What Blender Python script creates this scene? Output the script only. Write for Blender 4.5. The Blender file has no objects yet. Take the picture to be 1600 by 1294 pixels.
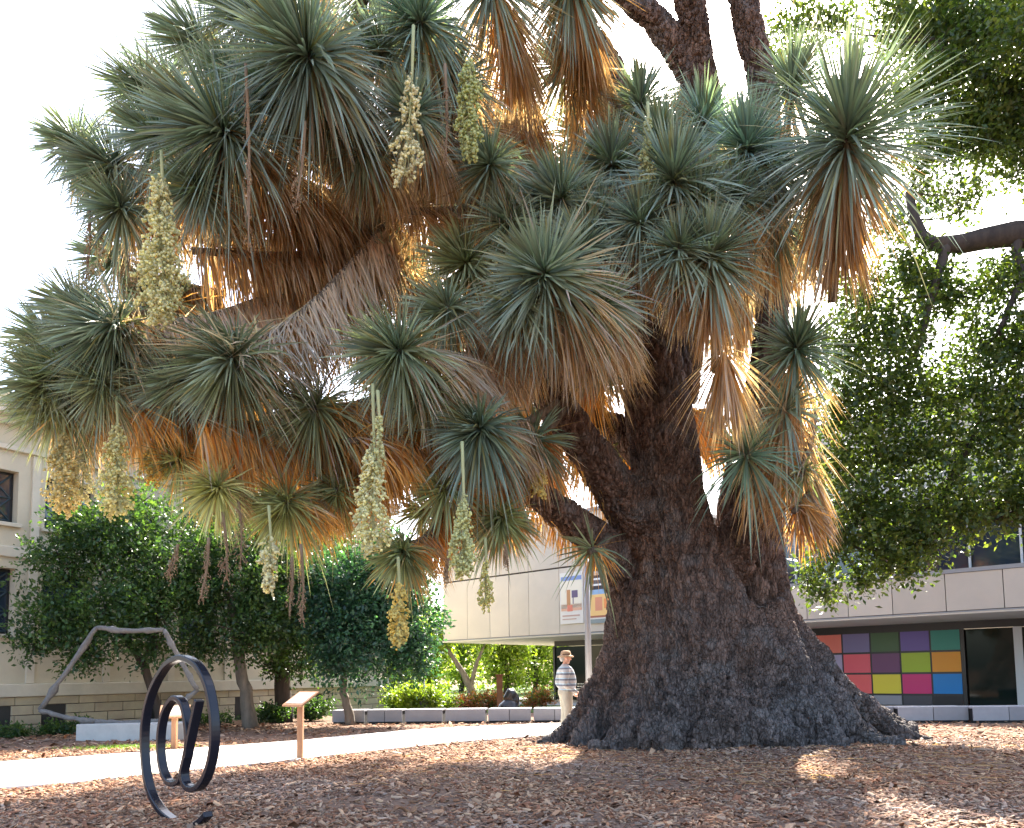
import bpy, math, random
import numpy as np
from mathutils import Matrix, Vector

random.seed(7)
rng = np.random.default_rng(7)
scene = bpy.context.scene
COL = scene.collection
rad = math.radians

# ------------------------------------------------------------------ camera
F_PX, CX, CY = 1200.0, 800.0, 647.0
CAM_H, PITCH, ROLL, SHIFT = 1.32, rad(4.5), rad(-0.8), 0.195
cam_data = bpy.data.cameras.new("camera")
cam_data.sensor_fit = 'HORIZONTAL'
cam_data.sensor_width = 36.0
cam_data.lens = 27.0
cam_data.shift_y = SHIFT
cam_data.clip_start = 0.05
cam_data.clip_end = 3000
cam = bpy.data.objects.new("camera", cam_data)
COL.objects.link(cam)
CAM_M = Matrix.Translation((0, 0, CAM_H)) @ Matrix.Rotation(rad(90) + PITCH, 4, 'X') @ Matrix.Rotation(ROLL, 4, 'Z')
cam.matrix_world = CAM_M
scene.camera = cam
R3 = np.array(CAM_M.to_3x3())

# ------------------------------------------------------------------ sky, sun, exposure
SUN_AZ, SUN_EL = rad(19), rad(45)          # azimuth clockwise from +Y (towards +X)
world = bpy.data.worlds.new("World")
scene.world = world
world.use_nodes = True
wn = world.node_tree
sky = wn.nodes.new('ShaderNodeTexSky')
sky.sky_type = 'NISHITA'
sky.sun_disc = False
sky.sun_elevation = SUN_EL
sky.sun_rotation = SUN_AZ
sky.air_density = 1.0
sky.dust_density = 3.0
sky.ozone_density = 1.0
bg = wn.nodes['Background']
bg.inputs['Strength'].default_value = 0.15
wn.links.new(sky.outputs[0], bg.inputs['Color'])

sun_data = bpy.data.lights.new("sun", 'SUN')
sun_data.energy = 5.0
sun_data.angle = rad(0.53)
sun_data.color = (1.0, 0.93, 0.82)
sun = bpy.data.objects.new("sun", sun_data)
COL.objects.link(sun)
to_sun = Vector((math.cos(SUN_EL) * math.sin(SUN_AZ), math.cos(SUN_EL) * math.cos(SUN_AZ), math.sin(SUN_EL)))
sun.rotation_euler = to_sun.to_track_quat('Z', 'Y').to_euler()
sun.location = (0, 0, 30)

vs = scene.view_settings
vs.view_transform = 'Standard'
vs.look = 'None'
vs.exposure = 2.4
vs.gamma = 1.0
vs.use_curve_mapping = False
scene.cycles.use_denoising = True
scene.cycles.max_bounces = 8
scene.cycles.transparent_max_bounces = 8

# ------------------------------------------------------------------ helpers
def ray(px, py):
    v = np.array([(px - CX) / F_PX, -(py - CY) / F_PX + SHIFT * 1600 / F_PX, -1.0])
    return R3 @ v

def P(px, py, Y):
    d = ray(px, py)
    return np.array([0, 0, CAM_H]) + d * (Y / d[1])

def G(px, py, z=0.0):
    d = ray(px, py)
    return np.array([0, 0, CAM_H]) + d * ((z - CAM_H) / d[2])

def PXM(Y):                      # metres per photo pixel at depth Y
    return Y / F_PX

def unit(v):
    v = np.asarray(v, float)
    return v / (np.linalg.norm(v, axis=-1, keepdims=True) + 1e-12)

def wl(o):
    p = np.zeros(3)
    while o is not None:
        p = p + np.array(o.location)
        o = o.parent
    return p

def tag(o, label=None, cat=None, group=None, kind=None):
    if label: o['label'] = label
    if cat: o['category'] = cat
    if group: o['group'] = group
    if kind: o['kind'] = kind
    return o

def thing(name, loc, label, cat, group=None):
    o = bpy.data.objects.new(name, None)
    o.empty_display_size = 0.2
    COL.objects.link(o)
    o.location = loc
    return tag(o, label, cat, group)

def link(name, me, parent=None, loc=None):
    o = bpy.data.objects.new(name, me)
    COL.objects.link(o)
    if parent is not None:
        o.parent = parent
    if loc is not None:
        o.location = loc
    return o

def np_mesh(name, V, tris=None, quads=None, col=None, smooth=False, mat=None):
    """fast mesh from numpy arrays; tris (n,3) and quads (m,4)"""
    me = bpy.data.meshes.new(name)
    V = np.asarray(V, np.float32).reshape(-1, 3)
    loops, starts, k = [], [], 0
    for F, n in ((tris, 3), (quads, 4)):
        if F is not None and len(F):
            F = np.asarray(F, np.int32).reshape(-1, n)
            loops.append(F.ravel())
            starts.append(np.arange(len(F), dtype=np.int32) * n + k)
            k += F.size
    loops = np.concatenate(loops); starts = np.concatenate(starts)
    me.vertices.add(len(V)); me.vertices.foreach_set('co', V.ravel())
    me.loops.add(len(loops)); me.loops.foreach_set('vertex_index', loops)
    me.polygons.add(len(starts)); me.polygons.foreach_set('loop_start', starts)
    me.update(calc_edges=True)
    if smooth:
        me.polygons.foreach_set('use_smooth', np.ones(len(starts), bool))
    if col is not None:
        a = me.color_attributes.new('Col', 'FLOAT_COLOR', 'POINT')
        c = np.ones((len(V), 4), np.float32); c[:, :3] = col
        a.data.foreach_set('color', c.ravel())
    if mat is not None:
        me.materials.append(mat)
    me.validate()
    return me

class MB:
    """collects simple solids in world coordinates"""
    def __init__(s):
        s.v, s.f, s.c = [], [], []
    def add(s, verts, faces, c=None):
        k = len(s.v)
        s.v += [tuple(map(float, p)) for p in verts]
        s.f += [tuple(int(i) + k for i in f) for f in faces]
        s.c += [c or (1, 1, 1)] * len(verts)
        return s
    def box(s, a, b, c=None):
        x0, y0, z0 = a; x1, y1, z1 = b
        return s.add([(x0,y0,z0),(x1,y0,z0),(x1,y1,z0),(x0,y1,z0),(x0,y0,z1),(x1,y0,z1),(x1,y1,z1),(x0,y1,z1)],
                     [(0,3,2,1),(4,5,6,7),(0,1,5,4),(1,2,6,5),(2,3,7,6),(3,0,4,7)], c)
    def obox(s, o, u, w, su, sw, z0, z1, c=None):
        """box along horizontal unit vectors u, w from corner o: su=(a,b) along u, sw=(a,b) along w"""
        o = np.array(o[:2]); u = np.array(u[:2]); w = np.array(w[:2])
        q = [o + u*su[0] + w*sw[0], o + u*su[1] + w*sw[0], o + u*su[1] + w*sw[1], o + u*su[0] + w*sw[1]]
        if u[0]*w[1] - u[1]*w[0] < 0: q = q[::-1]
        v = [(p[0], p[1], z0) for p in q] + [(p[0], p[1], z1) for p in q]
        return s.add(v, [(0,3,2,1),(4,5,6,7),(0,1,5,4),(1,2,6,5),(2,3,7,6),(3,0,4,7)], c)
    def tube(s, pts, rs, sides=10, ell=None, c=None, cap=True):
        V, Fs = tube_arrays(pts, rs, sides, ell, cap)
        return s.add(V, Fs, c)
    def build(s, name, mat, parent=None, smooth=False, bevel=0, colors=False, loc=None):
        me = bpy.data.meshes.new(name)
        off = wl(parent) if parent is not None else (np.array(loc, float) if loc is not None else np.zeros(3))
        V = np.array(s.v) - off
        me.from_pydata(V.tolist(), [], s.f)
        if colors:
            a = me.color_attributes.new('Col', 'FLOAT_COLOR', 'POINT')
            a.data.foreach_set('color', np.array([(*c, 1) for c in s.c], np.float32).ravel())
        if smooth:
            me.polygons.foreach_set('use_smooth', [True]*len(me.polygons))
        if mat: me.materials.append(mat)
        o = link(name, me, parent, None if parent is not None else loc)
        if bevel:
            m = o.modifiers.new('bevel', 'BEVEL'); m.width = bevel; m.segments = 2; m.limit_method = 'ANGLE'
        return o

def tube_arrays(pts, rs, sides=10, ell=None, cap=True):
    pts = np.array(pts, float); n = len(pts)
    rs = np.array(rs, float) * np.ones(n)
    t = np.gradient(pts, axis=0); t = unit(t)
    ref = np.array([0, 0, 1.0]) if abs(t[0][2]) < 0.9 else np.array([0, 1.0, 0])
    V = []
    nrm = None
    for i in range(n):
        if nrm is None:
            nrm = unit(np.cross(t[i], ref))
        else:
            nrm = unit(nrm - t[i]*np.dot(nrm, t[i]))
        b = np.cross(t[i], nrm)
        ang = np.arange(sides) * 2*math.pi/sides
        ea, eb = (1, 1) if ell is None else ell
        V.append(pts[i] + rs[i]*(np.cos(ang)[:, None]*nrm*ea + np.sin(ang)[:, None]*b*eb))
    V = np.concatenate(V)
    Fs = []
    for i in range(n-1):
        for j in range(sides):
            a = i*sides+j; b2 = i*sides+(j+1) % sides
            Fs.append((a, b2, b2+sides, a+sides))
    if cap:
        Fs.append(tuple(range(sides))[::-1]); Fs.append(tuple((n-1)*sides+j for j in range(sides)))
    return V, Fs

def spline(pts, n):
    """Catmull-Rom resample"""
    p = np.array(pts, float)
    if len(p) == 2:
        return p[0] + (p[1]-p[0])*np.linspace(0, 1, n)[:, None]
    q = np.vstack([2*p[0]-p[1], p, 2*p[-1]-p[-2]])
    m = len(p)-1
    out = []
    for s in np.linspace(0, m-1e-6, n):
        i = int(s); t = s-i
        a, b, c, d = q[i], q[i+1], q[i+2], q[i+3]
        out.append(0.5*((2*b)+(-a+c)*t+(2*a-5*b+4*c-d)*t*t+(-a+3*b-3*c+d)*t**3))
    return np.array(out)

# ------------------------------------------------------------------ materials
MATS = {}
def mat(name, color, rough=0.7, spec=0.3, metal=0.0, noise=None, bump=0.0, bscale=20.0, attr=False, trans=0.0,
        tcol=None, coat=0.0, var=0.0, objrand=0.0, nscale=3.0, stretch=None):
    if name in MATS: return MATS[name]
    m = bpy.data.materials.new(name); m.use_nodes = True
    nt = m.node_tree; N = nt.nodes; L = nt.links
    p = N['Principled BSDF']; out = N['Material Output']
    p.inputs['Roughness'].default_value = rough
    p.inputs['Specular IOR Level'].default_value = spec
    p.inputs['Metallic'].default_value = metal
    p.inputs['Coat Weight'].default_value = coat
    tc = N.new('ShaderNodeTexCoord')
    src = tc.outputs['Object']
    if stretch:
        mp = N.new('ShaderNodeMapping'); mp.inputs['Scale'].default_value = stretch
        L.new(src, mp.inputs['Vector']); src = mp.outputs['Vector']
    if attr:
        a = N.new('ShaderNodeVertexColor'); a.layer_name = 'Col'
        colr = a.outputs['Color']
    else:
        r = N.new('ShaderNodeRGB'); r.outputs[0].default_value = (*color, 1)
        colr = r.outputs[0]
    if noise:
        nz = N.new('ShaderNodeTexNoise'); nz.inputs['Scale'].default_value = nscale
        nz.inputs['Detail'].default_value = 6; nz.inputs['Roughness'].default_value = 0.65
        L.new(src, nz.inputs['Vector'])
        mx = N.new('ShaderNodeMix'); mx.data_type = 'RGBA'
        rmp = N.new('ShaderNodeMapRange'); rmp.inputs['From Min'].default_value = 0.35; rmp.inputs['From Max'].default_value = 0.65
        L.new(nz.outputs['Fac'], rmp.inputs['Value']); L.new(rmp.outputs['Result'], mx.inputs['Factor'])
        L.new(colr, mx.inputs['A']); mx.inputs['B'].default_value = (*noise, 1)
        colr = mx.outputs['Result']
    if var or objrand:
        hs = N.new('ShaderNodeHueSaturation')
        oi = N.new('ShaderNodeObjectInfo')
        mr = N.new('ShaderNodeMapRange'); k = objrand or var
        mr.inputs['To Min'].default_value = 1-k; mr.inputs['To Max'].default_value = 1+k
        L.new(oi.outputs['Random'], mr.inputs['Value']); L.new(mr.outputs['Result'], hs.inputs['Value'])
        L.new(colr, hs.inputs['Color']); colr = hs.outputs['Color']
    L.new(colr, p.inputs['Base Color'])
    if bump:
        nb = N.new('ShaderNodeTexNoise'); nb.inputs['Scale'].default_value = bscale; nb.inputs['Detail'].default_value = 8
        L.new(src, nb.inputs['Vector'])
        bp = N.new('ShaderNodeBump'); bp.inputs['Strength'].default_value = bump; bp.inputs['Distance'].default_value = 0.02
        L.new(nb.outputs['Fac'], bp.inputs['Height']); L.new(bp.outputs['Normal'], p.inputs['Normal'])
    if trans:
        tr = N.new('ShaderNodeBsdfTranslucent')
        if tcol is not None:
            mm = N.new('ShaderNodeMix'); mm.data_type = 'RGBA'; mm.blend_type = 'MULTIPLY'; mm.inputs['Factor'].default_value = 1
            L.new(colr, mm.inputs['A']); mm.inputs['B'].default_value = (*tcol, 1)
            L.new(mm.outputs['Result'], tr.inputs['Color'])
        else:
            L.new(colr, tr.inputs['Color'])
        ms = N.new('ShaderNodeMixShader'); ms.inputs['Fac'].default_value = trans
        L.new(p.outputs[0], ms.inputs[1]); L.new(tr.outputs[0], ms.inputs[2]); L.new(ms.outputs[0], out.inputs['Surface'])
    MATS[name] = m
    return m

M_GREEN = mat('yucca_leaf_green', (0.1, 0.16, 0.1), rough=0.42, spec=0.5, attr=True, trans=0.25, tcol=(1.2, 1.3, 0.6))
M_LEAF1 = mat('yucca_leaf_single', (0.275, 0.32, 0.24), rough=0.42, spec=0.5, trans=0.22, tcol=(1.3, 1.5, 0.6), objrand=0.25)
M_DEAD = mat('yucca_leaf_dead', (0.4, 0.28, 0.15), rough=0.7, spec=0.25, attr=True, trans=0.55, tcol=(1.5, 1.12, 0.55))
M_BARK = mat('yucca_bark', (0.1, 0.07, 0.05), rough=0.85, spec=0.2, attr=True, bump=0.5, bscale=60)
def bark_relief(m):
    nt = m.node_tree; N = nt.nodes; L = nt.links
    tc = N.new('ShaderNodeTexCoord'); mp = N.new('ShaderNodeMapping'); mp.inputs['Scale'].default_value = (22, 22, 9)
    vo = N.new('ShaderNodeTexVoronoi'); vo.feature = 'DISTANCE_TO_EDGE'; vo.inputs['Scale'].default_value = 1.0
    nz = N.new('ShaderNodeTexNoise'); nz.inputs['Scale'].default_value = 3.0; nz.inputs['Detail'].default_value = 3
    ad = N.new('ShaderNodeMix'); ad.data_type = 'VECTOR'; ad.inputs['Factor'].default_value = 0.12
    L.new(tc.outputs['Object'], nz.inputs['Vector']); L.new(tc.outputs['Object'], ad.inputs['A']); L.new(nz.outputs['Color'], ad.inputs['B'])
    L.new(ad.outputs['Result'], mp.inputs['Vector']); L.new(mp.outputs['Vector'], vo.inputs['Vector'])
    mr = N.new('ShaderNodeMapRange'); mr.inputs['From Max'].default_value = 0.16; mr.interpolation_type = 'SMOOTHSTEP'
    L.new(vo.outputs['Distance'], mr.inputs['Value'])
    b2 = N.new('ShaderNodeBump'); b2.inputs['Strength'].default_value = 1.0; b2.inputs['Distance'].default_value = 0.03
    L.new(mr.outputs['Result'], b2.inputs['Height'])
    old = [n for n in N if n.type == 'BUMP' and n != b2][0]
    L.new(b2.outputs['Normal'], old.inputs['Normal'])
bark_relief(M_BARK)
M_FLOWER = mat('yucca_flower', (0.75, 0.7, 0.4), rough=0.55, attr=True, trans=0.5, tcol=(1.12, 1.05, 0.8))
M_DRYSTALK = mat('dry_flower_stalk', (0.3, 0.2, 0.12), rough=0.8, attr=True, trans=0.2)
M_LEAF = mat('tree_leaf', (0.06, 0.1, 0.04), rough=0.38, spec=0.5, attr=True, trans=0.46, tcol=(1.6, 1.75, 0.5))
M_TRUNK = mat('tree_bark', (0.085, 0.062, 0.048), rough=0.85, noise=(0.045, 0.034, 0.028), nscale=6, bump=0.9, bscale=14, stretch=(1, 1, 0.25))
M_PALETRUNK = mat('pale_tree_bark', (0.22, 0.18, 0.14), rough=0.85, noise=(0.12, 0.10, 0.08), nscale=6, bump=0.6, bscale=14, stretch=(1, 1, 0.3))
M_SOIL = mat('mulch_soil', (0.115, 0.07, 0.05), rough=0.95, spec=0.1, noise=(0.24, 0.155, 0.11), nscale=14, bump=1.0, bscale=30)
M_CHIP = mat('wood_chip', (0.25, 0.16, 0.1), rough=0.85, spec=0.2, attr=True)
M_PATH = mat('path_concrete', (0.62, 0.6, 0.56), rough=0.85, noise=(0.54, 0.52, 0.48), nscale=1.3, bump=0.2, bscale=80)

def hash3(i):
    i = i.astype(np.int64)
    h = (i[..., 0]*73856093) ^ (i[..., 1]*19349663) ^ (i[..., 2]*83492791)
    h = (h ^ (h >> 13))*1274126177 & 0x7fffffff
    a = (h & 1023)/1023.0; b = ((h >> 10) & 1023)/1023.0; c = ((h*2654435761 >> 7) & 1023)/1023.0
    return np.stack([a, b, c], -1)

def vnoise(p):
    ip = np.floor(p).astype(np.int64); f = p-ip; f = f*f*(3-2*f)
    r = 0
    for dx in (0, 1):
        for dy in (0, 1):
            for dz in (0, 1):
                h = hash3(ip + np.array([dx, dy, dz]))[:, 0]
                r = r + h*(f[:, 0] if dx else 1-f[:, 0])*(f[:, 1] if dy else 1-f[:, 1])*(f[:, 2] if dz else 1-f[:, 2])
    return r

# ------------------------------------------------------------------ ground and path
near_px = [(-260, 1262), (0, 1233), (120, 1224), (240, 1211), (380, 1197), (470, 1188), (560, 1177), (640, 1168), (720, 1160), (800, 1154), (870, 1149)]
far_px = [(-260, 1205), (0, 1192), (120, 1184), (240, 1175), (380, 1165), (470, 1158), (560, 1149), (640, 1142), (720, 1137), (800, 1134), (870, 1131)]
near = np.array([G(*p)[:2] for p in near_px]); far = np.array([G(*p)[:2] for p in far_px])
near = np.vstack([near, [[2.6, 17.0], [4.6, 17.9], [6.4, 19.0], [8.0, 20.4]]])
far = np.vstack([far, [[2.6, 20.3], [4.4, 20.9], [5.6, 21.6], [6.8, 22.8]]])

def on_path(x, y, m=0.0):
    yn = np.interp(x, near[:, 0], near[:, 1]); yf = np.interp(x, far[:, 0], far[:, 1])
    return (y > yn - m) & (y < yf + m) & (x < 8.0)

def gnd_h(x, y):
    """gentle relief: mulch heaped round the yucca"""
    d2 = ((x-3.9)/3.6)**2 + ((y-14.6)/3.0)**2
    h = 0.10*np.exp(-d2) + 0.015*np.sin(x*1.3+0.7*y)*np.cos(y*1.1-0.3*x)
    return h

gx = np.concatenate([np.linspace(-400, -22, 14), np.linspace(-20, 24, 150), np.linspace(26, 400, 14)])
gy = np.concatenate([np.linspace(-200, -2, 8), np.linspace(0, 34, 120), np.linspace(36, 600, 20)])
XX, YY = np.meshgrid(gx, gy, indexing='ij')
ZZ = gnd_h(XX, YY)
ZZ = np.where(on_path(XX, YY, 0.5), np.minimum(ZZ*0.2, 0.0) - 0.01, ZZ)
ZZ = np.where(YY > 17.5, ZZ*0.3 - 0.01, ZZ)
idx = np.arange(XX.size).reshape(XX.shape)
quads = np.stack([idx[:-1, :-1], idx[1:, :-1], idx[1:, 1:], idx[:-1, 1:]], -1).reshape(-1, 4)
gme = np_mesh('ground', np.stack([XX, YY, ZZ], -1).reshape(-1, 3), quads=quads, smooth=True, mat=M_SOIL)
tag(link('ground', gme), kind='structure')

pm = MB()
n_ = len(near)
top = [(p[0], p[1], 0.022) for p in near] + [(p[0], p[1], 0.022) for p in far]
bot = [(p[0], p[1], -0.05) for p in near] + [(p[0], p[1], -0.05) for p in far]
fs = [(i, i+1, n_+i+1, n_+i) for i in range(n_-1)]
fs += [(2*n_+i, 2*n_+i+1, i+1, i) for i in range(n_-1)] + [(n_+i, n_+i+1, 3*n_+i+1, 3*n_+i) for i in range(n_-1)]
pm.add(top+bot, fs)
tag(pm.build('path', M_PATH), kind='structure')

# wood chips
CHIP_COLS = 1.0*np.array([(0.32, 0.185, 0.115), (0.22, 0.13, 0.085), (0.38, 0.26, 0.18), (0.16, 0.095, 0.065), (0.42, 0.32, 0.24), (0.30, 0.25, 0.21), (0.25, 0.13, 0.085), (0.48, 0.38, 0.28)])
def vn2(x, y):
    return vnoise(np.stack([x, y, np.zeros_like(x)+0.5], -1))
def chips(name, n, sampler, lmin, lmax, kindname=None, zoff=0.0):
    x, y = sampler(n)
    keep = ~on_path(x, y, 0.02)
    keep |= rng.random(len(x)) < 0.006
    pn = vn2(x*1.1, y*1.1)*0.6 + vn2(x*3.1+9, y*3.1)*0.4
    keep &= rng.random(len(x)) < np.clip(0.25 + (pn-0.28)*3.2, 0.3, 1)
    x, y = x[keep], y[keep]; n = len(x)
    z = np.where(on_path(x, y), 0.026, gnd_h(x, y)*np.where(y > 17.5, 0.3, 1) + 0.006) + zoff
    l = np.clip(rng.lognormal(math.log((lmin+lmax)*0.5), 0.5, n), lmin*0.5, lmax*2.2); w = l*rng.uniform(0.18, 0.5, n); h = rng.uniform(0.004, 0.011, n)
    yaw = rng.uniform(0, 2*np.pi, n); pi_ = rng.normal(0, 0.28, n); ro = rng.normal(0, 0.35, n)
    T = np.array([(-1,-.7,-1),(1,-1,-1),(1,.8,-1),(-1,1,-1),(-.92,-.6,1),(.9,-.9,1),(.95,.7,1),(-.95,.9,1)])*0.5
    V = T[None]*np.stack([l, w, h], -1)[:, None]
    cr, sr = np.cos(ro)[:, None], np.sin(ro)[:, None]
    vy, vz = V[..., 1]*cr - V[..., 2]*sr, V[..., 1]*sr + V[..., 2]*cr
    cp, sp = np.cos(pi_)[:, None], np.sin(pi_)[:, None]
    vx, vz = V[..., 0]*cp - vz*sp, V[..., 0]*sp + vz*cp
    cy_, sy_ = np.cos(yaw)[:, None], np.sin(yaw)[:, None]
    vx, vy = vx*cy_ - vy*sy_, vx*sy_ + vy*cy_
    lift = rng.uniform(0, 0.02, n)[:, None]
    V = np.stack([vx + x[:, None], vy + y[:, None], vz + (z[:, None] + lift)], -1)
    fq = np.array([(4,5,6,7),(0,1,5,4),(1,2,6,5),(2,3,7,6),(3,0,4,7)])
    Q = (np.arange(n)*8)[:, None, None] + fq[None]
    c = CHIP_COLS[rng.integers(0, len(CHIP_COLS), n)]*np.array([0.90, 0.71, 0.57])*rng.uniform(0.75, 1.25, (n, 1))
    # greyer weathered chips in drifts
    g = np.clip(np.sin(x*0.9+1.0)*np.sin(y*1.3+0.4*x)+rng.normal(0, .4, n), 0, 1)[:, None]*0.4
    c = c*(1-g) + c.mean(1, keepdims=True)*np.array([1.12, 1.04, 0.98])*g
    me = np_mesh(name, V.reshape(-1, 3), quads=Q.reshape(-1, 4), col=np.repeat(c, 8, 0), mat=M_CHIP)
    return tag(link(name, me), label=kindname, kind='stuff')

def samp_near(n):
    # uniform in a wedge in front of the camera, density falling with distance
    y = 5.6 + (rng.random(n)**1.35)*9.2
    x = rng.uniform(-1, 1, n)*(0.72*y + 0.6)
    return x, y
chips('wood_chip_mulch', 62000, samp_near, 0.024, 0.072, 'brown shredded wood chip mulch covering the ground before the yucca')
def samp_far(n):
    y = 12 + rng.random(n)*10; x = rng.uniform(-1, 1, n)*(0.72*y + 0.5)
    return x, y
chips('wood_chip_bed', 15000, samp_far, 0.045, 0.11, 'wood chip mulch in the beds beyond the pale path')

# ------------------------------------------------------------------ leaves, tubes and foliage in bulk
def ribbons(base, d, L, W, droop, col, side_ref=None, fold=0.25, nseg=4, tipcol=None, grav=(0, 0, -1), roll=0.0):
    """tapered folded strap leaves; arrays of n. returns V, tris, quads, colours"""
    n = len(base)
    d = unit(d)
    if side_ref is None:
        side_ref = np.tile([0, 0, 1.0], (n, 1))
    side = np.cross(d, side_ref)
    bad = np.linalg.norm(side, axis=1) < 1e-3
    side[bad] = [1, 0, 0]
    side = unit(side)
    upv = np.cross(side, d)
    if roll:
        a = rng.normal(0, roll, n)[:, None]
        side, upv = side*np.cos(a)+upv*np.sin(a), upv*np.cos(a)-side*np.sin(a)
    ts = np.array([0, 0.18, 0.5, 0.8, 1.0]) if nseg == 4 else np.array([0, 0.3, 0.7, 1.0])
    ws = np.array([0.75, 1.0, 0.95, 0.6, 0.0]) if nseg == 4 else np.array([0.8, 1.0, 0.75, 0.0])
    rows = []; cols = []
    g = np.array(grav, float)
    for t, w in zip(ts, ws):
        c = base + d*(L*t)[:, None] + g[None]*(droop*L*t*t)[:, None]
        hw = (W*w*0.5)[:, None]
        if t < 1:
            rows += [c - side*hw + upv*hw*fold*2, c, c + side*hw + upv*hw*fold*2]
            k = 3
        else:
            rows += [c]; k = 1
        cc = col if tipcol is None else col*(1-t**2) + tipcol*t**2
        cols += [cc]*k
    V = np.stack(rows, 1); C = np.stack(cols, 1)
    m = V.shape[1]
    q = []
    for i in range(len(ts)-2):
        a = i*3
        q += [(a, a+1, a+4, a+3), (a+1, a+2, a+5, a+4)]
    a = (len(ts)-2)*3
    tr = [(a, a+1, a+3), (a+1, a+2, a+3)]
    off = (np.arange(n)*m)[:, None, None]
    return V.reshape(-1, 3), (off + np.array(tr)[None]).reshape(-1, 3), (off + np.array(q)[None]).reshape(-1, 4), C.reshape(-1, 3)

def ribbon_obj(name, mt, parent, args_list):
    Vs, Ts, Qs, Cs, k = [], [], [], [], 0
    for V, T, Q, C in args_list:
        Vs.append(V); Ts.append(T+k); Qs.append(Q+k); Cs.append(C); k += len(V)
    V = np.concatenate(Vs) - (wl(parent) if parent is not None else 0)
    me = np_mesh(name, V, np.concatenate(Ts), np.concatenate(Qs), np.concatenate(Cs), mat=mt)
    return link(name, me, parent)

def crown_mesh(name, clumps, n, size, cols, squash=0.85, twig=0.16, seed=1, per=14, hang=0.0):
    """clumps: list of (centre, radius). leaf-sized folded faces gathered round twigs through the crown's volume"""
    r = np.random.default_rng(seed)
    cen = np.array([c for c, _ in clumps]); rr = np.array([a for _, a in clumps])
    w = rr**2.2; w = w/w.sum()
    nt = max(1, n//per)
    ci = r.choice(len(clumps), nt, p=w)
    dv = unit(r.normal(size=(nt, 3)))
    rad_ = (r.random(nt)**0.42)*(1 + 0.16*r.normal(size=nt))
    tw = cen[ci] + dv*(rr[ci]*rad_)[:, None]*np.array([1, 1, squash])
    twd = unit(dv + r.normal(0, 0.6, (nt, 3)) + np.array([0, 0, 0.1-hang]))
    li = np.repeat(np.arange(nt), per)
    m = len(li)
    p = tw[li] + twd[li]*(r.uniform(-1, 1, m)*twig*1.6)[:, None] + r.normal(0, twig*0.5, (m, 3))
    d = unit(twd[li]*0.8 + r.normal(0, 0.7, (m, 3)))
    up = unit(np.array([0, 0, 1.0]) + r.normal(0, 0.75, (m, 3)))
    side = unit(np.cross(d, up)); nn = np.cross(side, d)
    s = size*r.uniform(0.6, 1.3, m)[:, None]
    V = np.stack([p, p + d*s*0.5 + side*s*0.27 + nn*s*0.06, p + d*s, p + d*s*0.5 - side*s*0.27 + nn*s*0.06], 1)
    off = (np.arange(m)*4)[:, None, None]
    T = off + np.array([(0, 1, 2), (0, 2, 3)])[None]
    cols = np.array(cols)
    tc = cols[r.integers(0, len(cols), nt)]*r.uniform(0.75, 1.25, (nt, 1))
    c = tc[li]*r.uniform(0.8, 1.2, (m, 1))
    return V.reshape(-1, 3), T.reshape(-1, 3), np.repeat(c, 4, 0)

def crown_part(parent, clumps, n, size, cols, name='crown', **k):
    V, T, C = crown_mesh(name, clumps, n, size, cols, **k)
    me = np_mesh(name, V - wl(parent), tris=T, col=C, mat=M_LEAF)
    return link(name, me, parent)

# ------------------------------------------------------------------ yucca: trunk
YB = P(1130, 1150, 14.4); YB[2] = 0
yucca = thing('yucca_tree', (YB[0], YB[1], 0), 'huge old yucca tree with flaring trunk and spiky hanging leaf heads', 'tree')

def remesh_union(tubes, voxel, smooth_it=6):
    me = bpy.data.meshes.new('tmp')
    V, Fs, k = [], [], 0
    for t in tubes:
        v, f = tube_arrays(*t)
        V.append(v); Fs += [tuple(i+k for i in q) for q in f]; k += len(v)
    me.from_pydata(np.concatenate(V).tolist(), [], Fs)
    o = bpy.data.objects.new('tmp', me); COL.objects.link(o)
    m = o.modifiers.new('r', 'REMESH'); m.mode = 'VOXEL'; m.voxel_size = voxel
    if smooth_it:
        s = o.modifiers.new('s', 'SMOOTH'); s.iterations = smooth_it; s.factor = 0.5
    dg = bpy.context.evaluated_depsgraph_get()
    ev = bpy.data.meshes.new_from_object(o.evaluated_get(dg))
    bpy.data.objects.remove(o); bpy.data.meshes.remove(me)
    return ev

def voronoi(p):
    """F1, F2 and a cell random value"""
    ip = np.floor(p).astype(np.int64); fp = p - ip
    n = len(p)
    f1 = np.full(n, 9.0); f2 = np.full(n, 9.0); cid = np.zeros(n)
    for dx in (-1, 0, 1):
        for dy in (-1, 0, 1):
            for dz in (-1, 0, 1):
                o = np.array([dx, dy, dz])
                h = hash3(ip + o)
                d = np.sqrt((((o + 0.5 + (h-0.5)*0.9) - fp)**2).sum(1))
                closer = d < f1
                f2 = np.where(closer, f1, np.minimum(f2, d))
                cid = np.where(closer, h[:, 0]*0.6+h[:, 1]*0.4, cid)
                f1 = np.where(closer, d, f1)
    return f1, f2, cid

def stem(pix, n=24, sides=18):
    """pix: (px, py, Y, width_px)"""
    pts = [P(a, b, Y) for a, b, Y, w in pix]; rs = [w*PXM(Y)/2 for a, b, Y, w in pix]
    q = np.hstack([np.array(pts), np.array(rs)[:, None]])
    s = spline(q, n)
    return (s[:, :3], np.maximum(s[:, 3], 0.03), sides)

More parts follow.
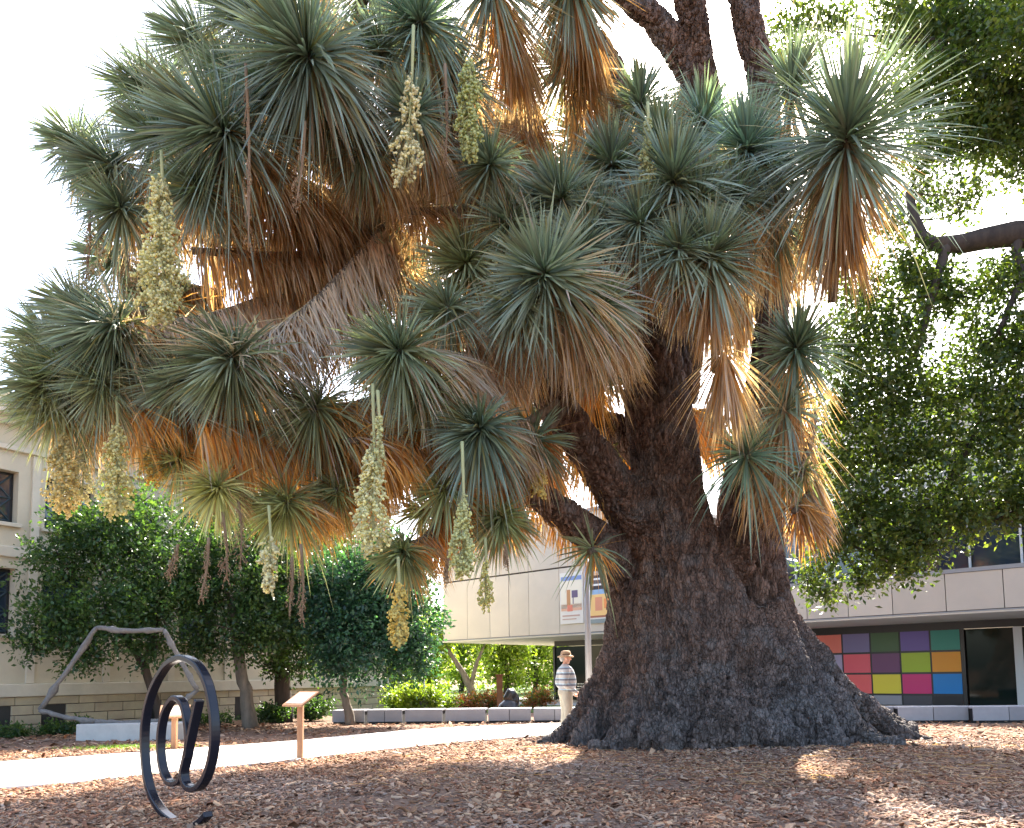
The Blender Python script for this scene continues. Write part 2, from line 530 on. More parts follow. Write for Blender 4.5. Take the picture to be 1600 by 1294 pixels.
tubes = [
    # main stem
    stem([(1110, 1230, 14.3, 300), (1100, 1130, 14.3, 265), (1090, 1040, 14.2, 215), (1078, 960, 14.0, 180), (1062, 880, 13.8, 142), (1049, 790, 13.5, 106), (1034, 690, 13.2, 106), (1022, 600, 13.0, 102), (1012, 500, 12.8, 92), (1004, 400, 12.8, 80), (985, 280, 13.0, 64)]),
    # right stem
    stem([(1225, 1230, 14.6, 200), (1212, 1120, 14.6, 165), (1195, 1020, 14.5, 128), (1182, 930, 14.4, 104), (1168, 830, 14.3, 100), (1178, 720, 14.1, 84), (1196, 600, 13.9, 62), (1207, 480, 13.7, 52), (1204, 340, 13.5, 48), (1195, 160, 13.2, 46), (1170, 40, 12.9, 48), (1150, -60, 12.7, 50)]),
    # left stem bending into the low limb
    stem([(975, 1200, 14.7, 110), (976, 1090, 14.6, 80), (978, 990, 14.4, 62), (974, 920, 14.1, 54), (960, 868, 13.7, 56), (905, 820, 13.1, 54), (850, 782, 12.5, 48), (800, 752, 12.0, 44), (740, 722, 11.6, 36)]),
    # second limb to the left
    stem([(1060, 900, 13.9, 90), (1010, 826, 13.6, 84), (950, 745, 13.1, 74), (895, 672, 12.6, 66), (852, 600, 12.2, 58), (815, 540, 11.9, 50)]),
    # third limb
    stem([(1040, 760, 13.6, 60), (990, 690, 13.9, 50), (935, 655, 14.3, 38), (880, 628, 14.6, 30)]),
    # right fork short limb
    stem([(1130, 900, 14.2, 90), (1150, 845, 13.7, 70), (1185, 790, 13.3, 54), (1215, 740, 13.1, 40), (1225, 680, 13.0, 34)]),
    # rear upper limbs
    stem([(1060, 620, 13.6, 60), (1090, 420, 13.9, 56), (1112, 250, 14.0, 48), (1100, 130, 13.8, 48), (1085, 40, 13.4, 46), (1065, -50, 13.0, 44)]),
    stem([(985, 300, 13.1, 64), (972, 180, 12.8, 54), (945, 100, 12.4, 52), (905, 40, 12.0, 50), (860, -40, 11.6, 48)]),
    stem([(1100, 150, 13.8, 46), (1050, 66, 13.6, 42), (1000, 10, 13.4, 44), (940, -40, 13.2, 42)]),
    stem([(1000, 420, 12.9, 60), (930, 370, 12.6, 56), (850, 340, 12.3, 50), (760, 310, 12.0, 46), (690, 292, 11.7, 42), (610, 310, 11.5, 36)]),
]
# flaring roots: start in the trunk, run down and out to the ground
def root(px0, py0, Y0, w0, px1, py1, Y1, w1, sag=0.25):
    a = P(px0, py0, Y0); b = P(px1, py1, Y1); b[2] = -0.08
    pts, rs = [], []
    for t in np.linspace(0, 1, 16):
        p = a*(1-t) + b*t
        p[2] = a[2]*(1-t)**(1.0+sag*3) + b[2]*t
        pts.append(p); rs.append((w0*PXM(Y0)*(1-t)**0.9 + w1*PXM(Y1)*t)/2)
    return (np.array(pts), np.array(rs), 16)
tubes += [
    root(1190, 950, 14.3, 86, 1470, 1176, 13.9, 30, 0.26), root(1190, 980, 14.2, 96, 1405, 1190, 13.2, 44, 0.34), root(1210, 990, 14.9, 90, 1430, 1168, 15.6, 36),
    root(984, 1000, 14.3, 54, 832, 1182, 14.3, 28, 0.33), root(992, 1010, 14.3, 64, 880, 1192, 13.5, 42, 0.36),
    root(1040, 970, 14.0, 90, 940, 1200, 12.9, 50, 0.42), root(1060, 960, 13.9, 100, 1020, 1198, 12.6, 64, 0.3), root(1110, 960, 13.9, 110, 1120, 1198, 12.5, 74, 0.32),
    root(1150, 960, 14.0, 110, 1225, 1198, 12.6, 66, 0.32), root(1170, 960, 14.0, 110, 1325, 1194, 12.8, 54, 0.3),
    root(1080, 960, 14.6, 110, 940, 1150, 16.2, 40), root(1180, 960, 15.0, 110, 1250, 1140, 17.0, 50),
]
tme = remesh_union(tubes, 0.0282, 4)
tme.name = 'trunk'
nv = len(tme.vertices)
co = np.zeros(nv*3, np.float32); tme.vertices.foreach_get('co', co); co = co.reshape(-1, 3).astype(float)
nr = np.zeros(nv*3, np.float32); tme.vertices.foreach_get('normal', nr); nr = nr.reshape(-1, 3).astype(float)
hgt = np.clip(co[:, 2]/4.0, 0, 1)
warp = np.stack([vnoise(co*2.2+3), vnoise(co*2.2+17), vnoise(co*2.2+41)], -1)-0.5
# plates: small and blocky low down, long and narrow higher up
pc = co + warp*0.16
scl_lo = np.array([9.6, 9.6, 5.4]); scl_hi = np.array([11.5, 11.5, 3.3])
f1a, f2a, ca = voronoi(pc*scl_lo); f1b, f2b, cb = voronoi(pc*scl_hi)
mixw = np.clip((co[:, 2]-1.2)/1.4 + (vnoise(co*1.5)-0.5)*0.8, 0, 1)
ea, eb = f2a-f1a, f2b-f1b
sm = lambda x: np.clip(x, 0, 1)**2*(3-2*np.clip(x, 0, 1))
pa = sm(ea/0.22)*0.066 + ca*0.028; pb = sm(eb/0.22)*0.062 + cb*0.028
disp = pa*(1-mixw) + pb*mixw + (vnoise(co*28)-0.5)*0.014 - 0.07
big = (vnoise(co*np.array([4.6, 4.6, 0.8]))-0.5)*0.27 + (vnoise(co*np.array([1.6, 1.6, 0.6])+9)-0.5)*0.2
co2 = co + nr*(disp + big*np.clip(1.3-hgt, 0.2, 1))[:, None]
cellr = (ca*(1-mixw) + cb*mixw)[:, None]
c_lo = np.array([0.095, 0.082, 0.077]); c_hi = np.array([0.135, 0.086, 0.064])
tint = np.clip(hgt*1.3 + (vnoise(co*0.8+5)-0.5)*0.9, 0, 1)[:, None]
bc = (c_lo*(1-tint) + c_hi*tint)*(0.35 + 1.45*cellr)
grey = np.clip((vnoise(co*5+70)-0.56)*4, 0, 1)[:, None]*0.5
bc = bc*(1-grey) + np.array([0.17, 0.155, 0.145])*grey
tme.vertices.foreach_set('co', (co2 - wl(yucca)).astype(np.float32).ravel())
a_ = tme.color_attributes.new('Col', 'FLOAT_COLOR', 'POINT')
cc = np.ones((nv, 4), np.float32); cc[:, :3] = bc
a_.data.foreach_set('color', cc.ravel())
tme.materials.clear(); tme.materials.append(M_BARK)
tme.polygons.foreach_set('use_smooth', np.ones(len(tme.polygons), bool))
tme.update()
link('trunk', tme, yucca)

# ------------------------------------------------------------------ yucca: leaf heads
GREEN_BASE = np.array([0.255, 0.30, 0.225])
def head(tip, frm, Lpx, ng, nd, Ldpx, stretch=0.45, droop=0.25, tint=(1, 1, 1), dead=None, wpx=None, gspread=1.0, cut=None, bare=0.0,
         singles=0, dead_hang=1.0, branch=True, taildroop=0.1, gray=0.5):
    """one leaf head. tip/frm=(px,py,Y): the stem runs from frm to tip. Lpx green leaf length, Ldpx dead leaf length (photo px at the tip's depth)"""
    t = P(*tip); f = P(*frm); sc = PXM(tip[2])
    axv = t - f; SL = np.linalg.norm(axv)
    mid = (t+f)/2 + np.array([0, 0, -0.06*SL])
    pts = spline([f, mid, t], 12)
    axis = unit(pts[-1]-pts[-3])
    L0 = Lpx*sc*(0.80 if Lpx < 170 else (0.98 if tip[0] > 1200 else 0.84))
    wid = (wpx or 6.0)*0.62*sc; ng = int(ng*(1.75 if tip[2] < 11.9 else 1.0))
    r0 = 0.055 + 0.02*random.random()
    if branch and SL > 0.25:
        mb = MB(); mb.tube(pts, np.linspace(r0*1.05, r0*0.8, 12), 8, c=(0.2, 0.16, 0.12))
        mb.build('branch', M_BARK, yucca, smooth=True, colors=True)
    # green rosette
    axis = unit(axis + rng.normal(0, 0.1, 3)); x = unit(np.cross(axis, [0.3, 0.2, 1.0])); y = np.cross(axis, x)
    rosette = None
    if ng:
        k = np.arange(ng); u = (k+0.5)/ng
        phi = k*2.39996 + rng.normal(0, 0.3, ng)
        th = (0.10 + 1.85*u**0.8*gspread) + rng.normal(0, 0.17, ng)
        radial = np.cos(phi)[:, None]*x + np.sin(phi)[:, None]*y
        d = axis*np.cos(th)[:, None] + radial*np.sin(th)[:, None]
        along = u*L0*0.30
        b = t - axis*along[:, None] + radial*(r0*0.8)
        L = L0*(0.86 + 0.2*np.minimum(1, u*2.2))*np.clip(rng.normal(0.94, 0.13, ng), 0.5, 1.25)
        dr = (0.04 + droop*1.15*u**1.3)*rng.uniform(0.2, 1.9, ng) + (rng.random(ng) < 0.1)*rng.uniform(0.2, 0.6, ng)*u
        c = GREEN_BASE*np.array(tint)*rng.uniform(0.5, 1.55, (ng, 1))*np.where(rng.random((ng, 1)) < 0.5, np.array([1.0, 1.0, 1.0]), np.array([0.9, 1.0, 1.08]))
        yl = rng.random((ng, 1)) < 0.06
        c = np.where(yl, np.array([0.3, 0.27, 0.12])*rng.uniform(0.7, 1.1, (ng, 1)), c)
        old = np.clip((u-0.8)/0.2, 0, 1)[:, None]*rng.random((ng, 1))
        c = c*(1-old*0.6) + np.array([0.26, 0.23, 0.14])*old*0.6
        tipc = c*0.8 + np.array([0.26, 0.2, 0.12])*0.2
        W = wid*rng.uniform(0.75, 1.25, ng)
        sel = np.zeros(ng, bool)
        if singles:
            front = np.argsort(d[:, 1] + rng.normal(0, .2, ng))[:singles]
            sel[front] = True
        kk = ~sel
        rosette = ribbon_obj('leaf_rosette', M_GREEN, yucca, [ribbons(b[kk], d[kk], L[kk], W[kk], dr[kk], c[kk], side_ref=np.tile(axis, (kk.sum(), 1)), tipcol=tipc[kk], roll=0.25)])
        if singles:
            for i in np.where(sel)[0]:
                dd = unit(d[i] + np.array([0, 0, -dr[i]*0.5])); sd = unit(np.cross(dd, axis)); nn = np.cross(sd, dd)
                Mx = Matrix(((sd[0]*W[i], dd[0]*L[i], nn[0]*L[i], 0), (sd[1]*W[i], dd[1]*L[i], nn[1]*L[i], 0), (sd[2]*W[i], dd[2]*L[i], nn[2]*L[i], 0), (0, 0, 0, 1)))
                o = bpy.data.objects.new('leaf', SINGLE[random.randrange(len(SINGLE))])
                COL.objects.link(o); o.parent = rosette
                Mx.translation = Vector(b[i] - wl(yucca))
                o.matrix_local = Mx
    # dead leaves hanging along the stem behind the rosette
    if nd:
        nd = int(nd*(1.15 if tip[2] < 11.9 else 0.7))
        u = rng.random(nd)**0.85
        s0 = L0*0.12
        dist = s0 + u*(SL*stretch)
        fr = np.clip(1 - dist/SL, 0.0, 1)
        b = np.stack([np.interp(fr, np.linspace(0, 1, 12), pts[:, i]) for i in range(3)], -1)
        phi = rng.uniform(0, 2*np.pi, nd)
        radial = np.cos(phi)[:, None]*x + np.sin(phi)[:, None]*y
        young = (1-u)[:, None]**2
        d = radial*(0.30 + 0.55*young) + np.array([0, 0, -1.0])*dead_hang*(1-0.35*young) - axis*0.18 + rng.normal(0, 0.09, (nd, 3))
        d = unit(d)
        b = b + radial*r0
        L = Ldpx*sc*rng.uniform(0.7, 1.12, nd)
        top = (radial[:, 2] > 0.05)[:, None]
        cg = np.array([0.68, 0.64, 0.56]); ct = np.array([0.54, 0.45, 0.31]); co_ = np.array([0.48, 0.35, 0.19]); cd = np.array([0.28, 0.20, 0.13])
        w = rng.random((nd, 1))
        c = np.where(w < gray*np.where(top, 1.25, 0.85), cg, np.where(w < gray*0.55+0.3, ct, np.where(w < 0.9, co_, cd)))
        if dead is not None:
            mask = rng.random((nd, 1)) < 0.6
            c = np.where(mask, np.array(dead), c)
        c = c*rng.uniform(0.65, 1.25, (nd, 1))
        ribbon_obj('dead_leaf_skirt', M_DEAD, yucca, [ribbons(b, d, L, wid*0.85*rng.uniform(0.6, 1.2, nd), np.full(nd, taildroop), c, side_ref=radial, tipcol=c*0.8, roll=0.5, fold=0.3, nseg=3)])['kind'] = 'stuff'
    return rosette

# five single-leaf meshes shared by the leaves that are objects of their own
SINGLE = []
for k in range(5):
    V, T, Q, C = ribbons(np.zeros((1, 3)), np.array([[0, 1.0, 0]]), np.array([1.0]), np.array([1.0]), np.array([0.05+0.05*k]), np.ones((1, 3)), side_ref=np.array([[0, 0, 1.0]]), grav=(0, 0, -1), fold=0.0)
    V[:, 2] += np.abs(V[:, 0])*0.02
    SINGLE.append(np_mesh('leaf', V, T, Q, mat=M_LEAF1))

OR = (0.66, 0.43, 0.16); TAN = (0.54, 0.44, 0.30); BR = (0.38, 0.29, 0.20); GY = (0.38, 0.35, 0.31)  # OR: orange dead leaf, lightened to carry backlit glow in its colour
H = head
# --- prominent heads (positions read off the photograph, depths chosen for a crown about seven metres deep)
H((1325, 190, 9.0), (1300, 470, 10.6), 178, 300, 420, 150, stretch=0.42, droop=0.30, singles=110, wpx=7, dead=BR, gray=0.3)
H((1110, 388, 9.8), (1118, 580, 11.2), 118, 230, 260, 105, stretch=0.35, droop=0.30, singles=95, wpx=6, dead=TAN)
H((1128, 540, 10.6), (1138, 585, 11.0), 60, 0, 190, 130, stretch=0.8, dead=(0.52, 0.44, 0.32), gray=0.6, branch=False)
H((845, 428, 9.4), (975, 430, 11.2), 135, 250, 520, 185, stretch=0.6, droop=0.28, singles=95, wpx=6.5, gray=0.65)
H((868, 305, 10.2), (965, 380, 11.6), 118, 220, 330, 140, stretch=0.7, droop=0.22, wpx=6, gray=0.8)
H((1052, 268, 9.8), (1070, 430, 11.4), 128, 240, 180, 95, droop=0.25, wpx=6, dead=TAN)
H((1165, 218, 10.3), (1190, 400, 11.6), 120, 220, 150, 100, droop=0.25, wpx=6, tint=(0.95, 1.05, 1.15))
H((952, 245, 10.8), (985, 400, 12.0), 98, 200, 200, 110, droop=0.25, wpx=5.5, dead=TAN)
H((722, 405, 10.4), (855, 500, 12.0), 105, 220, 300, 110, stretch=0.5, droop=0.3, wpx=5.5, tint=(1.25, 1.1, 0.8))
H((612, 548, 9.4), (820, 530, 11.4), 128, 240, 820, 130, stretch=1.0, droop=0.35, wpx=6, tint=(1.1, 1.05, 0.9), gray=0.85)
H((350, 572, 9.4), (605, 350, 11.2), 145, 300, 1150, 150, stretch=1.0, droop=0.35, wpx=6, gray=0.85, tint=(1.05, 1.02, 0.95))
H((160, 515, 9.6), (480, 440, 11.2), 140, 300, 950, 120, stretch=1.0, droop=0.38, wpx=6, gray=0.9)
H((95, 575, 10.0), (250, 560, 11.0), 118, 220, 260, 130, stretch=0.6, droop=0.45, wpx=5.5, tint=(1.15, 1.05, 0.8), dead=TAN)
H((160, 255, 10.4), (400, 290, 11.6), 112, 230, 420, 110, stretch=0.8, droop=0.35, wpx=5.5, dead=BR)
H((330, 195, 9.2), (570, 320, 11.4), 172, 300, 1150, 150, stretch=1.0, droop=0.40, wpx=7, dead=(0.42, 0.29, 0.17), gray=0.3)
H((468, 72, 8.8), (620, 230, 11.0), 178, 300, 760, 160, stretch=1.0, droop=0.55, wpx=8, dead=BR)
H((380, 15, 10.0), (560, 110, 11.6), 130, 220, 300, 120, stretch=0.7, droop=0.4, wpx=6)
H((650, 25, 9.4), (720, 180, 11.2), 125, 230, 520, 150, stretch=0.8, droop=0.4, wpx=6, dead=BR, gray=0.5, tint=(0.95, 1.05, 1.1))
H((760, -45, 9.4), (830, 110, 11.2), 130, 200, 620, 135, stretch=0.75, droop=0.4, dead=TAN, gray=0.6)
H((890, -45, 9.8), (930, 90, 11.6), 110, 200, 520, 125, stretch=0.75, droop=0.4, dead=(0.42, 0.28, 0.15), gray=0.4)
H((560, -30, 10.4), (690, 110, 11.6), 120, 200, 360, 140, stretch=0.8, droop=0.4, dead=BR)
H((742, 672, 9.8), (870, 630, 11.6), 110, 230, 320, 110, stretch=0.55, droop=0.65, wpx=6, tint=(0.8, 0.85, 0.85), dead=BR)
H((828, 690, 11.0), (880, 640, 12.2), 90, 120, 160, 100, droop=0.2, wpx=5, tint=(0.8, 0.85, 0.8), dead=(0.4, 0.22, 0.1))
H((335, 765, 9.9), (430, 700, 11.0), 78, 170, 120, 80, droop=0.5, wpx=4.5, tint=(2.0, 1.6, 0.9), dead=TAN)
H((440, 790, 10.3), (560, 700, 11.4), 92, 190, 620, 105, stretch=0.95, droop=0.55, wpx=5, tint=(1.6, 1.35, 0.8), dead=OR, gray=0.1)
H((625, 868, 10.4), (715, 780, 11.5), 72, 170, 480, 85, stretch=0.95, droop=0.45, wpx=4.5, tint=(1.3, 1.2, 0.8), dead=OR, gray=0.1)
H((780, 812, 10.8), (800, 760, 11.8), 76, 150, 420, 80, stretch=0.9, droop=0.5, wpx=4.5, tint=(1.3, 1.2, 0.8), dead=OR, gray=0.1)
H((922, 862, 12.4), (952, 838, 13.2), 88, 44, 60, 60, droop=0.5, wpx=4.5, tint=(0.9, 0.9, 0.7), dead=OR, gray=0.1)
H((1165, 705, 11.8), (1195, 790, 13.0), 108, 75, 40, 100, droop=0.6, wpx=5.5, tint=(0.75, 0.9, 0.8))  # tint darkened: the shade around this rosette put into its leaf colour
H((1248, 535, 11.6), (1222, 660, 13.0), 105, 200, 320, 125, stretch=0.8, droop=0.3, wpx=5, tint=(0.8, 0.9, 0.9), dead=TAN)
H((1228, 632, 11.8), (1222, 720, 12.8), 80, 60, 260, 150, stretch=0.8, droop=0.4, dead=TAN, gray=0.6)
H((1252, 742, 11.9), (1274, 640, 12.6), 60, 60, 60, 60, droop=0.5, wpx=4.5, tint=(1.2, 1.1, 0.7))
H((1240, 800, 12.0), (1276, 752, 12.3), 70, 0, 420, 88, stretch=1.0, dead=(0.47, 0.3, 0.13), gray=0.3)
H((75, 640, 10.2), (230, 620, 11.2), 100, 170, 260, 110, stretch=0.8, droop=0.6, wpx=5, tint=(1.4, 1.2, 0.8), dead=TAN)
H((878, 95, 11.2), (955, 170, 12.4), 92, 150, 260, 125, stretch=0.8, droop=0.3, wpx=5, tint=(0.75, 0.8, 0.85), dead=TAN)
H((1000, 150, 11.4), (1010, 300, 12.6), 98, 170, 120, 100, droop=0.25, wpx=5)
H((1100, 180, 11.0), (1100, 330, 12.4), 100, 170, 100, 90, droop=0.25, wpx=5, tint=(0.95, 1.05, 1.1))
H((1205, 330, 11.2), (1205, 470, 12.8), 105, 190, 140, 100, droop=0.3, wpx=5, tint=(0.8, 0.95, 1.1))
H((1240, 120, 11.6), (1215, 300, 12.8), 110, 180, 80, 90, droop=0.25, wpx=5)
H((240, 640, 10.6), (420, 560, 11.4), 80, 90, 520, 105, stretch=0.95, droop=0.5, dead=OR, gray=0.1, tint=(1.3, 1.2, .8))
H((400, 690, 10.8), (560, 640, 11.6), 70, 60, 620, 110, stretch=0.95, droop=0.5, dead=OR, gray=0.1)
H((560, 690, 10.9), (700, 640, 11.8), 80, 100, 420, 110, stretch=0.95, droop=0.5, dead=(0.42, 0.26, 0.1), gray=0.2)
H((680, 200, 10.4), (840, 170, 11.8), 60, 0, 620, 150, stretch=0.95, dead=BR, gray=0.3)
H((420, 330, 10.6), (620, 330, 11.6), 60, 0, 700, 120, stretch=0.98, dead=(0.42, 0.29, 0.17), gray=0.25)
H((930, 560, 11.2), (985, 480, 12.4), 60, 60, 220, 110, stretch=0.9, dead=TAN, tint=(.8, .85, .8))
H((970, 690, 14.4), (1000, 660, 14.8), 80, 130, 200, 100, stretch=0.9, dead=OR, gray=0.1, tint=(1.3, 1.2, .8), droop=0.5)
H((300, 60, 10.6), (470, 150, 11.8), 120, 200, 300, 115, stretch=0.9, droop=0.4, wpx=6)
H((420, -70, 10.4), (560, 60, 11.6), 130, 200, 300, 130, stretch=0.9, droop=0.4, wpx=6)
H((230, 560, 10.4), (380, 520, 11.2), 110, 180, 320, 120, stretch=0.9, droop=0.45, wpx=5.5, gray=0.6)
H((480, 640, 10.0), (640, 600, 11.2), 115, 200, 420, 120, stretch=0.9, droop=0.45, wpx=5.5, tint=(1.2, 1.1, 0.85), dead=OR, gray=0.2)
H((270, 720, 10.4), (400, 680, 11.2), 75, 110, 300, 90, stretch=0.9, droop=0.5, wpx=4.5, tint=(1.4, 1.25, 0.8), dead=OR, gray=0.1)
H((520, 770, 10.6), (620, 700, 11.4), 75, 110, 360, 95, stretch=0.9, droop=0.5, wpx=4.5, tint=(1.4, 1.25, 0.8), dead=OR, gray=0.1)
for (ex, ey, eY, eL, fx, fy) in [(790, 340, 10.1, 92, 880, 420), (930, 335, 10.2, 88, 975, 430), (1000, 340, 9.9, 90, 1010, 440), (1090, 305, 9.9, 92, 1090, 430), (1145, 300, 10.2, 88, 1160, 420), (1030, 205, 10.5, 90, 1045, 330),
        (1205, 265, 10.5, 92, 1205, 380), (690, 480, 10.0, 92, 800, 520), (270, 600, 9.7, 98, 400, 560), (110, 480, 10.1, 98, 230, 490), (70, 530, 10.4, 95, 180, 550),
        (235, 205, 9.7, 105, 380, 260), (110, 220, 10.6, 92, 220, 270), (215, 135, 10.4, 105, 350, 200), (520, 150, 9.4, 105, 600, 240), (590, 70, 9.5, 100, 660, 170), (710, 120, 9.9, 90, 760, 210), (905, 380, 10.0, 90, 960, 450),
        (660, 610, 9.9, 90, 760, 590), (150, 600, 9.8, 95, 270, 590), (800, 470, 9.7, 88, 900, 500), (1280, 250, 10.2, 95, 1270, 400), (410, 130, 9.3, 100, 520, 220), (560, 230, 9.7, 90, 660, 290), (300, 290, 9.5, 95, 430, 320), (640, 170, 9.3, 90, 700, 260), (180, 320, 10.2, 90, 300, 340), (760, 250, 9.8, 88, 830, 330), (940, 470, 9.8, 85, 980, 520), (60, 600, 9.9, 90, 170, 600), (350, 110, 9.9, 95, 470, 190), (1060, 380, 9.7, 85, 1070, 480)]:
    warm = 1.0 + 0.25*(ey > 450)*rng.random()
    H((ex, ey, eY), (fx, fy, eY+1.2), eL, 170, 240, eL*1.05, stretch=0.8, droop=rng.uniform(0.2, 0.5), wpx=5.2, tint=(warm, 1.0+(warm-1)*0.5, 0.95), gray=0.75)
H((300, 392, 10.2), (610, 372, 11.2), 60, 0, 700, 105, stretch=1.0, dead=(0.42, 0.29, 0.17), gray=0.3)
H((300, 660, 9.9), (520, 640, 10.9), 60, 0, 620, 115, stretch=1.0, dead=OR, gray=0.12)
H((540, 690, 10.0), (740, 640, 11.2), 60, 0, 560, 115, stretch=1.0, dead=OR, gray=0.15)
H((200, 640, 10.0), (330, 610, 10.8), 60, 0, 380, 110, stretch=1.0, dead=OR, gray=0.2)
H((850, 640, 12.6), (1000, 812, 14.0), 40, 0, 460, 62, stretch=1.0, dead=OR, gray=0.1, branch=False)
H((800, 768, 12.4), (960, 870, 14.0), 40, 0, 260, 40, stretch=1.0, dead=OR, gray=0.1, branch=False)
H((640, 330, 10.4), (790, 300, 11.6), 60, 0, 420, 100, stretch=1.0, dead=BR, gray=0.5)
H((1060, 640, 14.2), (1120, 640, 14.6), 40, 40, 260, 110, stretch=1.0, dead=OR, gray=0.1)
H((690, 765, 10.5), (800, 735, 11.7), 78, 110, 420, 95, stretch=1.0, droop=0.45, wpx=4.8, tint=(1.3, 1.2, 0.8), dead=OR, gray=0.1)
H((655, 800, 11.2), (760, 770, 12.0), 60, 60, 320, 80, stretch=1.0, droop=0.45, wpx=4.8, tint=(1.3, 1.2, 0.8), dead=OR, gray=0.1)
# --- heads further back in the crown; deep and above-frame ones added to block sun
deep = [(650, 640), (740, 600), (820, 655), (900, 590), (700, 700), (600, 590), (880, 420), (960, 330), (1040, 240), (1120, 330), (900, 280), (1010, 480), (820, 330), (1150, 200), (760, 430), (700, 330), (1080, 120), (960, 180), (640, 420), (560, 320), (1180, 420), (860, 520)]
back = deep + [(520, -160), (700, -220), (880, -200), (1050, -180), (1220, -150), (380, -120), (620, -330), (820, -380), (1000, -340), (1160, -300), (460, -260), (250, 120), (430, 160), (560, 200), (700, 90), (820, 200), (300, 330), (480, 420), (600, 400), (760, 500), (250, 470), (560, 500), (900, 200), (780, 380), (900, 540), (1040, 420), (170, 400), (640, 120), (1280, 330)]
for i, (bx, by) in enumerate(back):
    Yb = rng.uniform(15.0, 17.0) if i < len(deep) else rng.uniform(12.0, 14.5)
    tx, ty = bx, by
    if i >= len(deep) and bx < 700 and by > 380: Yb = rng.uniform(11.4, 12.2)
    H((tx, ty, Yb), (tx + (1000-tx)*0.22, ty + 60, Yb+0.6), rng.uniform(85, 115), 150, 380, rng.uniform(110, 140), stretch=0.9, droop=0.35, wpx=5.5, tint=(0.9, 0.95, 0.95), dead=(OR if by > 450 else BR), gray=0.3)

# ------------------------------------------------------------------ yucca: flower panicles and dry stalks
PROF = {'drop': lambda t: np.clip(0.25+1.1*t**0.9, 0, 1)*np.clip((1.06-t)*4, 0, 1)**0.6,
        'cyl': lambda t: np.clip(t*5, 0.25, 1)*np.clip((1.05-t)*4, 0, 1)**0.6,
        'cone': lambda t: 0.35+0.65*np.clip((1-t)*1.3, 0, 1)}
def panicle(px, y0, y1, wpx, Y, col, n=420, sparse=0.0, stalk0=None, shape='drop', lean=0.0, dry=False):
    """hanging flower cluster from (px,y0) to (px,y1)"""
    a = P(px, y0 if stalk0 is None else stalk0, Y); b = P(px+lean, y1, Y)
    a2 = P(px, y0, Y)
    sc = PXM(Y)
    mb = MB(); mb.tube(spline([a, (a+b)/2+np.array([0.02, 0.02, 0]), b], 8), np.linspace(0.022, 0.007, 8), 6, c=(0.5, 0.5, 0.25) if not dry else (0.3, 0.2, 0.12))
    root_ = mb.build('flower_cluster' if not dry else 'dry_flower_stalk', M_DRYSTALK, yucca, smooth=True, colors=True)
    n = int(n*(1.3 if not sparse else 1.4)); u = rng.random(n)**0.8
    nb = max(12, n//(7 if not sparse else 8))
    ub = np.sort(rng.random(nb)**0.8); pb_ = np.arange(nb)*2.39996 + rng.normal(0, 0.4, nb)
    bi = np.minimum((np.searchsorted(ub, u)), nb-1)
    ph = pb_[bi] + rng.normal(0, 0.16, n)
    ss = rng.uniform(0.3, 1.0, n); blen = (rng.uniform(0.7, 1.2, nb))[bi]
    u = np.clip(ub[bi] + 0.0*u, 0, 1)
    prof = PROF[shape](u)
    rr = prof*wpx*0.5*sc*ss*blen
    c0 = a2 + (b-a2)*u[:, None] + np.stack([np.cos(ph)*rr, np.sin(ph)*rr, -0.10*ss**2 + rng.normal(0, 0.026, n)], -1)
    fl = rng.uniform(0.036, 0.060, n)*(1.0 if not dry else 0.55); fw = fl*(0.42 if not dry else 0.2)
    d = unit(np.stack([np.cos(ph)*0.55, np.sin(ph)*0.55, -np.ones(n)], -1) + rng.normal(0, 0.3, (n, 3)))
    s = unit(np.cross(d, rng.normal(size=(n, 3)))); q = np.cross(s, d)
    f_, w_ = fl[:, None], fw[:, None]
    V = np.stack([c0, c0+d*f_*0.55+s*w_, c0+d*f_*0.55+q*w_, c0+d*f_*0.55-s*w_, c0+d*f_*0.55-q*w_, c0+d*f_], 1)
    T = np.array([(0,1,2),(0,2,3),(0,3,4),(0,4,1),(5,2,1),(5,3,2),(5,4,3),(5,1,4)])
    T = ((np.arange(n)*6)[:, None, None] + T[None]).reshape(-1, 3)
    c = np.array(col)*rng.uniform(0.75, 1.2, (n, 1))
    me = np_mesh('blossom', V.reshape(-1, 3)-wl(yucca), tris=T, col=np.repeat(c, 6, 0), mat=M_FLOWER if not dry else M_DRYSTALK)
    o = link('blossom' if not dry else 'dry_seed_husk', me, root_); o['kind'] = 'stuff'
    # side twigs carrying the flowers
    k = max(8, n//12); ii = rng.integers(0, n, k)
    mb = MB()
    for i in ii:
        st = a2 + (b-a2)*max(0, u[i]-0.06)
        mb.tube([st, (st+c0[i])/2+np.array([0, 0, 0.01]), c0[i]], [0.006, 0.005, 0.003], 4, c=(0.48, 0.46, 0.24) if not dry else (0.32, 0.2, 0.12), cap=False)
    mb.build('twig', M_DRYSTALK, root_, colors=True)['kind'] = 'stuff'

YEL = (0.86, 0.74, 0.28); GRN = (0.60, 0.64, 0.30); PALE = (0.87, 0.84, 0.58)
panicle(252, 270, 496, 74, 8.9, (0.84, 0.82, 0.50), 1700, stalk0=235)
panicle(150, 290, 465, 46, 10.3, (0.62, 0.52, 0.34), 260, sparse=1, stalk0=270)
panicle(200, 300, 440, 40, 10.8, (0.45, 0.36, 0.25), 160, sparse=1, dry=True)
panicle(646, 110, 272, 52, 8.9, PALE, 420, sparse=1, stalk0=40, lean=-14)
panicle(733, 90, 238, 40, 9.0, GRN, 800, shape='cyl')
panicle(582, 690, 852, 66, 9.1, (0.88, 0.86, 0.56), 900, stalk0=600)
panicle(722, 770, 888, 42, 9.3, (0.78, 0.78, 0.42), 650, stalk0=690, shape='drop')
panicle(622, 905, 998, 30, 9.9, YEL, 380, stalk0=870, shape='cyl')
